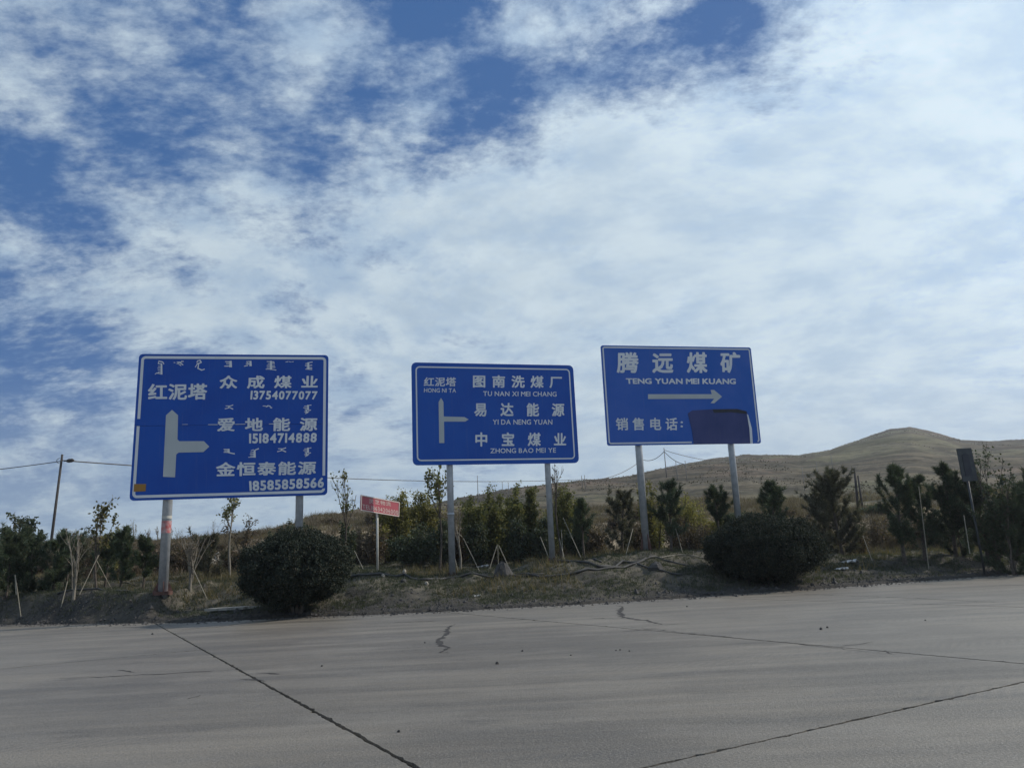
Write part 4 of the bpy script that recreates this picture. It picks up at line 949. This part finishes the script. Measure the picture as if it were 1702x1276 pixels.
# ------------------------------------------------------------------ stakes propping the young trees
def stake(pa, pb, Ya, Yb, label):
    a = at(*pa, Ya); b = at(*pb, Yb)
    z = tz(b[0], b[1]);  b = np.array([b[0], b[1], z - 0.05]) if abs(b[2] - z) < 0.8 else b
    root = MB().tube([a - b, (0, 0, 0)], 0.013, 6).build('wooden_stake', M['stake']); root.location = [float(v) for v in b]
    tag(root, label, 'stake', 'stakes propping the young trees')
for pa, pb, Ya, Yb, lb in [((164, 922), (131, 981), 24.3, 23.8, 'long pale stake leaning left under the yellow-leaved sapling'), ((159, 925), (153, 976), 24.3, 24.5, 'upright stake under the yellow-leaved sapling'), ((161, 932), (187, 972), 24.3, 24.8, 'dark stake leaning right under the yellow-leaved sapling'), ((165, 941), (144, 966), 24.2, 24.6, 'short pale cross stake under the yellow-leaved sapling'),
                           ((112, 966), (103, 984), 23.8, 23.5, 'short slanting stake left of the bare upright shrub'), ((25, 955), (27, 988), 24, 23.8, 'short post at the left edge of the verge'), ((26, 960), (40, 984), 24, 24, 'thin slanting stake beside the short post at the left'),
                           ((320, 943), (347, 972), 23.6, 23.2, 'pale stake leaning right from the bare brown shrub'), ((589, 915), (608, 936), 26.5, 26, 'pale stake left of the red sign post'), ((743, 868), (768, 892), 26.6, 26.8, 'pale stake crossing behind the post of the middle sign'), ((752, 910), (761, 930), 26.6, 26.2, 'short pale stake right of the left post of the middle sign'),
                           ((770, 894), (799, 932), 26.6, 26, 'long stake leaning right between the posts of the middle sign'), ((829, 906), (846, 926), 27, 26.5, 'right stake of the small tripod between the posts of the middle sign'), ((826, 906), (812, 925), 27, 26.5, 'left stake of the small tripod between the posts of the middle sign'), ((827, 904), (828, 930), 27, 26.9, 'middle stake of the small tripod between the posts of the middle sign'),
                           ((936, 860), (968, 922), 27, 26, 'long stake leaning right under the tall bare sapling'), ((929, 893), (940, 930), 27, 26, 'steep stake under the tall bare sapling'), ((933, 880), (936, 929), 27, 26.2, 'upright stake under the tall bare sapling'), ((898, 892), (916, 922), 27.5, 26.5, 'stake left of the right post of the middle sign'),
                           ((1052, 878), (1039, 918), 27.5, 26.4, 'pale stake left of the left post of the right sign'), ((1123, 878), (1132, 886), 26.6, 26.4, 'short stake under the dark open pine'), ((1434, 890), (1448, 912), 27, 26.4, 'pale stake right of the broad round-topped pine'),
                           ((1527, 808), (1537, 905), 25.8, 25.4, 'tall thin stake among the pines left of the grey traffic sign'), ((1602, 856), (1612, 920), 24.6, 24.2, 'thin stake left of the post of the grey traffic sign')]:
    stake(pa, pb, Ya, Yb, lb)

# ------------------------------------------------------------------ poles and wires
def pole(px, top, foot, label, thick=1.0, arms=False, Y=None, mt='cpole', lean=None, cat='utility pole', group='utility poles on the hillside', name='utility_pole'):
    g = hit(px, foot, 38) if Y is None else None
    if Y is None: Y = g[1]
    else:
        x = ray(px, foot)[0] * Y; g = np.array([x, Y, tz(x, Y)])
    t_ = at(px if lean is None else lean, top, Y)
    if lean is None: t_[0] = g[0] + (at(px, top, Y)[0] - at(px, foot, Y)[0]) * 0.0
    hh = t_ - g
    root = empty(name, g, 0, label=label, cat=cat, group=group)
    rr_ = 0.15 * thick * (Y / 230 if Y > 60 else 1)
    MB().tube([(0, 0, -0.3), tuple(hh)], [rr_, rr_ * 0.7], 8).build('shaft', M[mt], root, True)
    if arms:
        a = 0.0035 * Y
        MB().box((hh[0] - a, hh[1] - 0.08, hh[2] * 0.93), (hh[0] + a, hh[1] + 0.08, hh[2] * 0.93 + 0.12)).build('crossarm', M[mt], root)
    return root, g + hh
pA, tA = pole(84, 755, 884, 'leaning dark wooden pole with a lamp near its top at the left', 0.5, False, 36, 'pole', 103.5, 'utility pole', None, 'leaning_pole')
gA = np.array(pA.location)
lt = at(103, 766, 36) - gA
MB().tube([lt + [0.1, 0, 0], lt + [0.34, 0, 0.02]], 0.035, 6).build('lamp_arm', M['pole'], pA)
MB().tube([lt + [0.22, 0, -0.01], lt + [0.32, 0, 0], lt + [0.50, 0, 0.01], lt + [0.58, 0, 0.0]], [0.05, 0.095, 0.09, 0.04], 10).build('lamp_head', M['pole'], pA, True)
ring_ = [lt + [-0.10 - 0.16 * math.sin(t), 0, 0.12 * math.cos(t) + 0.02] for t in np.linspace(0.1, 3.0, 9)]
MB().tube(ring_, 0.014, 5).build('cable_loop', M['wire'], pA)
tops = {}
for i, (px, tp_, ft, lb, th) in enumerate([(795, 790, 836, 'thin utility pole above the bushes below the middle sign', .8), (836, 800, 832, 'thin utility pole, left one of the close pair below the middle sign', .7), (846, 801, 830, 'thin utility pole, right one of the close pair below the middle sign', .7),
                                           (968, 790, 812, 'left one of the twin poles on the ridge right of the middle sign', .8), (973, 789, 813, 'right one of the twin poles on the ridge right of the middle sign', .8), (1070, 758, 796, 'pole directly beside the left post of the right sign', .9), (1108, 744, 793, 'tallest pole on the ridge below the right sign', 1.1),
                                           (1126, 765, 797, 'middle pole of the three under the right sign', .8), (1142, 765, 800, 'right pole of the three under the right sign', .8), (1338, 776, 816, 'pole on the hillside, leftmost of the three right of the right sign', .7), (1362, 767, 808, 'pole on the hillside, middle one of the three right of the right sign', .7), (1386, 754, 792, 'pole on the hillside, highest of the three right of the right sign', .7)]):
    _, tops[px] = pole(px, tp_, ft, lb, th)
pole(1424, 778, 832, 'dark near pole behind the broad pine on the right', 0.55, False, 44, 'pole', 1420, 'utility pole', None)
pole(1431, 790, 828, 'dark slanting stay pole beside the near pole behind the broad pine', 0.45, False, 44, 'pole', 1426, 'utility pole', None)
def cable(pts, label, rad):
    root = MB().tube(pts, rad, 5).build('overhead_cable', M['wire']); tag(root, label, 'cable', 'overhead cables')
def sag(a, b, s_, n=24): return [tuple(a * (1 - t) + b * t - np.array([0, 0, 4 * s_ * t * (1 - t)])) for t in np.linspace(0, 1, n + 1)]
cA = gA + lt
pl0 = at(-420, 800, 40); cable(sag(pl0, cA, 0.35), 'cable running from the leaning pole out of the left edge of the picture', 0.02)
t9 = tops[968] - np.array([0, 0, 0.8])
def thru(pxs, Y0, Y1):
    P_ = []
    for k, (px, py) in enumerate(pxs):
        u_ = (px - pxs[0][0]) / (pxs[-1][0] - pxs[0][0]); iY = 1 / Y0 * (1 - u_) + 1 / Y1 * u_; P_.append(at(px, py, 1 / iY))
    return [tuple(p) for p in P_]
def smoothpx(kp, n=24):
    xs = np.linspace(kp[0][0], kp[-1][0], n); c_ = np.polyfit([k[0] for k in kp], [k[1] for k in kp], min(3, len(kp) - 1)); return [(float(x), float(np.polyval(c_, x))) for x in xs]
k_ = smoothpx([(104, 765), (215, 773), (380, 785), (548, 793.5), (700, 798), (860, 801), (967, 796)])
k_[0] = (104, 765)
cable(thru(k_, 36, tops[968][1]), 'long cable running from the leaning pole behind the big signs to the ridge', 0.03)
for a_, b_, s_, lb in ((968, 1070, 1.0, 'cable on the ridge left of the right sign'), (1070, 1108, 0.6, 'short cable on the ridge beside the left post of the right sign'), (1108, 1142, 0.4, 'short cable on the ridge right of the tallest pole')):
    cable(sag(tops[a_] - np.array([0, 0, .5]), tops[b_] - np.array([0, 0, .5]), s_), lb, 0.045)
far = at(1260, 766, tops[1108][1] + 10)
cable(sag(tops[1108] - np.array([0, 0, .3]), far, 0.8), 'cable from the tallest ridge pole towards the hill', 0.04)

# ------------------------------------------------------------------ hoses, stones and litter on the verge
def hose(pts, rad, label, mt='hose'):
    P_ = []; rad *= 0.62
    for k in range(len(pts) - 1):
        a = hit(*pts[k], 19); b = hit(*pts[k + 1], 19); n = max(3, int(np.linalg.norm(b - a) / 0.3))
        for i in range(n):
            q = a + (b - a) * i / n; P_.append((q[0], q[1], tz(q[0], q[1]) + rad * 0.9 + 0.02 * math.sin(i * 1.3 + k)))
    P_.append(tuple(hit(*pts[-1], 19) + [0, 0, rad]))
    tag(MB().tube(P_, rad, 8).build('hose', M[mt], None, True), label, 'hose', 'black hoses lying on the verge')
hose([(583, 938), (660, 933), (750, 939), (870, 937), (1000, 936)], 0.05, 'black hose running behind the posts of the middle sign')
hose([(560, 960), (630, 956), (672, 957), (705, 965), (745, 962), (800, 957), (905, 956)], 0.06, 'black hose passing the foot of the red sign and the middle sign')
hose([(860, 957), (900, 962), (960, 954), (1010, 946), (1062, 936), (1090, 927)], 0.07, 'thick hose curving up to the left post of the right sign')
hose([(925, 934), (970, 937), (997, 945), (1035, 936), (1075, 930)], 0.07, 'black hose between the middle sign and the right sign')
hose([(1085, 926), (1115, 935), (1160, 946)], 0.045, 'thin hose running right from the left post of the right sign')
hose([(1060, 938), (1085, 947), (1135, 956)], 0.05, 'short hose in front of the left post of the right sign')
hose([(1090, 928), (1130, 924), (1185, 926)], 0.03, 'thin pale hose ending at the wide clipped bush', 'stake')
hose([(95, 988), (150, 982), (210, 984), (262, 980)], 0.05, 'black hose lying left of the foot of the largest sign')
hose([(105, 982), (160, 972), (225, 974)], 0.04, 'black hose under the stakes of the yellow-leaved sapling')

def stone(px, py, wpx, hpx, label, mt='rock', name='rock', cat='rock', group=None, seed=0, ymin=19):
    rg = np.random.default_rng(seed + int(px)); g = hit(px, py, ymin) if ymin > 12 else None
    if g is None:
        v = ray(px, py); k = -CAMH / v[2]; g = np.array([v[0] * k, v[1] * k, 0.0])
    a, c_ = wpx / F * g[1] / 2, hpx / F * g[1]
    ph = np.linspace(0, math.pi / 2 * 1.25, 5); vs = []; fs = []; n = 9
    for i, p in enumerate(ph):
        for k in range(n):
            t = 2 * math.pi * k / n; r_ = a * math.sin(min(p, 1.6)) * rg.uniform(0.75, 1.15)
            vs.append((math.cos(t) * r_ + 0.12 * a, math.sin(t) * r_ * 0.8, c_ * math.cos(p) * rg.uniform(0.85, 1.1)))
    for i in range(4):
        for k in range(n): fs.append((i * n + k, (i + 1) * n + k, (i + 1) * n + (k + 1) % n, i * n + (k + 1) % n))
    fs.append(tuple(range(n)))
    o = MB().add(vs, fs).build(name, M[mt]); o.location = [float(q) for q in g]; o.rotation_euler = (0, 0, rg.random() * 3)
    return tag(o, label, cat, group)
stone(834, 958, 34, 24, 'dark pointed rock between the posts of the middle sign', 'darkrock')
stone(672, 955, 11, 9, 'pale upright stone right of the red sign post'); stone(637, 959, 8, 5, 'small pale stone at the foot of the red sign post')
stone(670, 968, 12, 6, 'flat grey stone in front of the red sign post', 'darkrock'); stone(709, 972, 10, 5, 'small round pale stone left of the middle sign post')
stone(1092, 945, 26, 10, 'dark dirt-covered stone in front of the left post of the right sign', 'darkrock')
for k, (px, py, s_, h_, lb) in enumerate([(362, 930, 16, 12, 'pale broken rock on the bank right of the bare brown shrub'), (352, 938, 14, 9, 'sandy rock lowest on the bank right of the bare brown shrub'), (372, 938, 12, 8, 'small sandy rock near the slender pale tree'), (610, 935, 20, 24, 'sandy lump of bank left of the red sign post'), (668, 925, 18, 20, 'sunlit sandy rock on the bank right of the red sign'), (684, 920, 14, 16, 'sunlit rock on the bank left of the middle sign post'),
                                          (993, 898, 9, 12, 'white rock on the bank between the middle and right signs'), (1005, 905, 8, 9, 'small white rock on the bank left of the right sign'), (1020, 896, 8, 9, 'pale rock nearest the left post of the right sign'), (1008, 915, 9, 6, 'low pale rock on the bank left of the right sign'), (845, 900, 6, 7, 'small pale rock seen among the middle row of bushes'), (252, 940, 22, 30, 'sandy lump of bank just left of the left post')]):
    stone(px, py, s_, h_, lb, seed=k + 40, ymin=30 if k < 13 else 19)
def litter(px, py, wpx, hpx, label, seed=0, Ymin=19, name='plastic_scrap', cat='litter', mt='bag'):
    rg = np.random.default_rng(seed); g = hit(px, py, Ymin); a = wpx / F * g[1] / 2; c_ = hpx / F * g[1]
    nx, ny = 9, 4; vs = [((i / (nx - 1) - .5) * 2 * a + rg.normal() * a * .05, (j / (ny - 1) - .5) * a * 0.9 + rg.normal() * .03, 0.01 + c_ * abs(math.sin(i * 1.1 + j + seed)) * (0.4 + 0.6 * i / nx) * rg.uniform(.5, 1.1)) for i in range(nx) for j in range(ny)]
    fs = [(i * ny + j, i * ny + j + 1, (i + 1) * ny + j + 1, (i + 1) * ny + j) for i in range(nx - 1) for j in range(ny - 1)]
    n0 = len(vs); vs += [(x, y, z - 0.012) for x, y, z in vs]; fs += [tuple(i + n0 for i in reversed(f)) for f in fs]
    o = MB().add(vs, fs).build(name, M[mt]); o.location = [float(q) for q in g]; return tag(o, label, cat)
litter(846, 931, 24, 6, 'pale torn plastic sheet behind the dark pointed rock', 1)
litter(802, 943, 20, 5, 'white plastic scrap between the posts of the middle sign', 2)
litter(1412, 936, 26, 7, 'pale plastic scrap right of the wide clipped bush', 3)
litter(1398, 947, 22, 5, 'white plastic scrap lowest on the verge right of the wide clipped bush', 4)
litter(1434, 919, 6, 6, 'small white scrap caught in the scrub right of the wide clipped bush', 5)
litter(792, 991, 14, 3, 'small white plastic scrap in the grass in front of the middle sign', 6)
# broken pale slab lying by the clipped bush
g = hit(380, 1014, 19)
o = MB().add([(-.62, -.16, 0), (.45, -.13, 0), (.55, .14, 0.0), (-.4, .18, 0), (-.62, -.16, .07), (.45, -.13, .07), (.55, .14, .08), (-.4, .18, .07)], [(0, 3, 2, 1), (4, 5, 6, 7), (0, 1, 5, 4), (1, 2, 6, 5), (2, 3, 7, 6), (3, 0, 4, 7)]).build('concrete_fragment', M['paleslab'])
o.location = [float(q) for q in g]; tag(o, 'pale broken concrete slab on the verge left of the round clipped bush', 'slab')
g = hit(424, 1011, 19)
o = MB().add([(-.3, -.06, 0), (.25, -.05, 0), (.3, .08, 0), (-.2, .09, 0), (-.3, -.06, .06), (.25, -.05, .05), (.3, .08, .06), (-.2, .09, .05)], [(0, 3, 2, 1), (4, 5, 6, 7), (0, 1, 5, 4), (1, 2, 6, 5), (2, 3, 7, 6), (3, 0, 4, 7)]).build('concrete_fragment', M['paleslab'])
o.location = [float(q) for q in g]; tag(o, 'small pale concrete piece touching the shade of the round clipped bush', 'slab')
for k, (px, py, s_, lb) in enumerate([(826, 1103, 6, 'largest dark pebble, in the middle of the road'), (868, 1082, 4, 'dark pebble up and right of the largest pebble'), (949, 1089, 3, 'tiny dark pebble between the largest pebble and the group of three'), (1024, 1081, 3, 'left pebble of the group of three on the road'), (1031, 1080, 3, 'middle pebble of the group of three on the road'), (1046, 1082, 3, 'right pebble of the group of three on the road'),
                                      (706, 1068, 3, 'tiny dark pebble left of the short crack'), (1365, 1046, 6, 'left pebble of the pair on the right half of the road'), (1375, 1043, 4, 'right pebble of the pair on the right half of the road'), (1142, 1008, 3, 'dark pebble near the road edge below the right sign'), (1538, 1031, 3, 'dark pebble on the road below the grey traffic sign'), (535, 1107, 4, 'dark pebble right of the long joint'), (253, 1054, 4, 'dark pebble left of the top of the long joint'), (663, 1216, 6, 'dark pebble near the bottom of the long joint')]):
    stone(px, py, s_ * 1.0, s_ * 0.6, lb, 'darkrock', 'pebble', 'pebble', 'dark pebbles on the road', k, 5)

# ------------------------------------------------------------------ ground cover
def tufts(name, n, area, hgt, wd, mt, label, cat, blades=5, keep=None, seed=0, scale_y=0.0):
    rg = np.random.default_rng(seed); y = rg.uniform(area[2], area[3], n * 2) ; x = rg.uniform(area[0], area[1], n * 2) * y / area[3]
    k = keep(x, y, rg) if keep else np.ones(len(x), bool); x, y = x[k][:n], y[k][:n]; m_ = len(x); z = terrain(x, y)
    base = np.repeat(np.stack([x, y, z - 0.01], -1), blades, 0); N = m_ * blades
    base[:, :2] += rg.normal(size=(N, 2)) * hgt * 0.22
    hh = hgt * np.repeat(rg.uniform(0.35, 1.25, m_), blades) * rg.uniform(0.5, 1.1, N) * (1 + scale_y * base[:, 1])
    d = np.stack([rg.normal(size=N) * 0.38, rg.normal(size=N) * 0.38, np.ones(N)], -1) * hh[:, None]
    s_ = rg.normal(size=(N, 3)); s_[:, 2] = 0; s_ /= np.linalg.norm(s_, axis=1)[:, None]; s_ *= (wd * (1 + scale_y * base[:, 1]))[:, None]
    co = np.stack([base - s_ / 2, base + s_ / 2, base + d], 1).reshape(-1, 3)
    o = link(name, fastmesh(name, co, 3, M[mt], np.clip(np.repeat(rg.random(m_), blades) * .6 + rg.random(N) * .4, 0, 1)))
    tag(o, label, cat, None, 'stuff'); return o
def kv(x, y, rg): return (y > edgeY(x) + 0.25 + 0.8 * rg.random(len(x))) & (vnoise(x, y, 1.2, 31) + 0.5 * vnoise(x, y, 3.0, 33) + rg.normal(size=len(x)) * .18 > -0.14) & (y < 34)
tufts('verge_grass', 90000, (-32, 32, 19.5, 34), 0.11, 0.014, 'grass', 'short dull green grass on the verge', 'grass', 5, kv, 1)
def kw(x, y, rg): return (y > edgeY(x) + 1.6) & (vnoise(x, y, 0.5, 35) + 0.4 * vnoise(x, y, 2.0, 36) > 0.10) & (y < 34)
tufts('dry_weeds', 5500, (-32, 32, 21, 34), 0.34, 0.02, 'straw', 'dry straw coloured weeds on the verge', 'weeds', 6, kw, 2)
def kb(x, y, rg): return (vnoise(x, y, 0.3, 37) + 0.5 * vnoise(x, y, 1.0, 38) > -0.12)
tufts('bank_grass', 17000, (-52, 52, 32, 58), 0.26, 0.028, 'straw', 'dry grass on the sandy bank behind the trees', 'grass', 6, kb, 3)
def ks(x, y, rg): return (vnoise(x, y, 0.35, 39) + 0.5 * vnoise(x, y, 1.3, 40) > -0.10)
tufts('bank_scrub', 20000, (-55, 55, 30, 58), 0.42, 0.026, 'brownleaf', 'brown twiggy scrub covering the bank behind the trees', 'scrub', 9, ks, 4)
def kh(x, y, rg): return (vnoise(x, y, 0.03, 41) + 0.6 * vnoise(x, y, 0.12, 42) > 0.08) & (x > -0.2 * y)
tufts('hill_scrub', 20000, (-150, 330, 60, 350), 0.12, 0.10, 'scrub', 'low dry scrub dotted over the hillside', 'scrub', 8, kh, 5, 0.004)
# loose gravel and clods along the road edge
def clods():
    rg = np.random.default_rng(6); n = 9000; x = rg.uniform(-22, 22, n); y = edgeY(x) + np.abs(rg.normal(size=n)) * 1.3 - 0.45 * rg.random(n) ** 2 * 2; z = np.maximum(terrain(x, y), 0.0)
    s_ = 0.022 * np.exp(rg.normal(size=n) * 0.5)
    oc = np.array([(1, 0, 0), (0, 1, 0), (-1, 0, 0), (0, -1, 0), (0, 0, 1.0)]); fs = [(0, 1, 4), (1, 2, 4), (2, 3, 4), (3, 0, 4)]
    P_ = (oc[None] * rg.uniform(0.5, 1.3, (n, 5, 1)) * s_[:, None, None]) + np.stack([x, y, z], -1)[:, None]
    co = P_[:, np.array(fs).ravel()].reshape(-1, 3)
    tag(link('gravel', fastmesh('gravel', co, 3, M['darkrock'])), 'dark gravel and clods along the road edge', 'gravel', None, 'stuff')
clods()

# ------------------------------------------------------------------ thin haze volume, added to lift the blacks
hb = MB().box((-900, -120, -4.5), (900, 900, 140))
me = bpy.data.meshes.new('haze'); me.from_pydata(hb.v, [], hb.f); hm = bpy.data.materials.new('haze'); hm.use_nodes = True; ht = NT(hm.node_tree)
vol = ht.n('ShaderNodeVolumePrincipled', {'Color': (0.86, 0.91, 1.0, 1), 'Density': 0.0004, 'Anisotropy': 0.35})
ht.n('ShaderNodeOutputMaterial', {'Volume': vol.outputs[0]}); me.materials.append(hm)
tag(link('haze', me), 'thin pale haze over the whole place, added to lift the dark tones', 'haze', None, 'stuff')
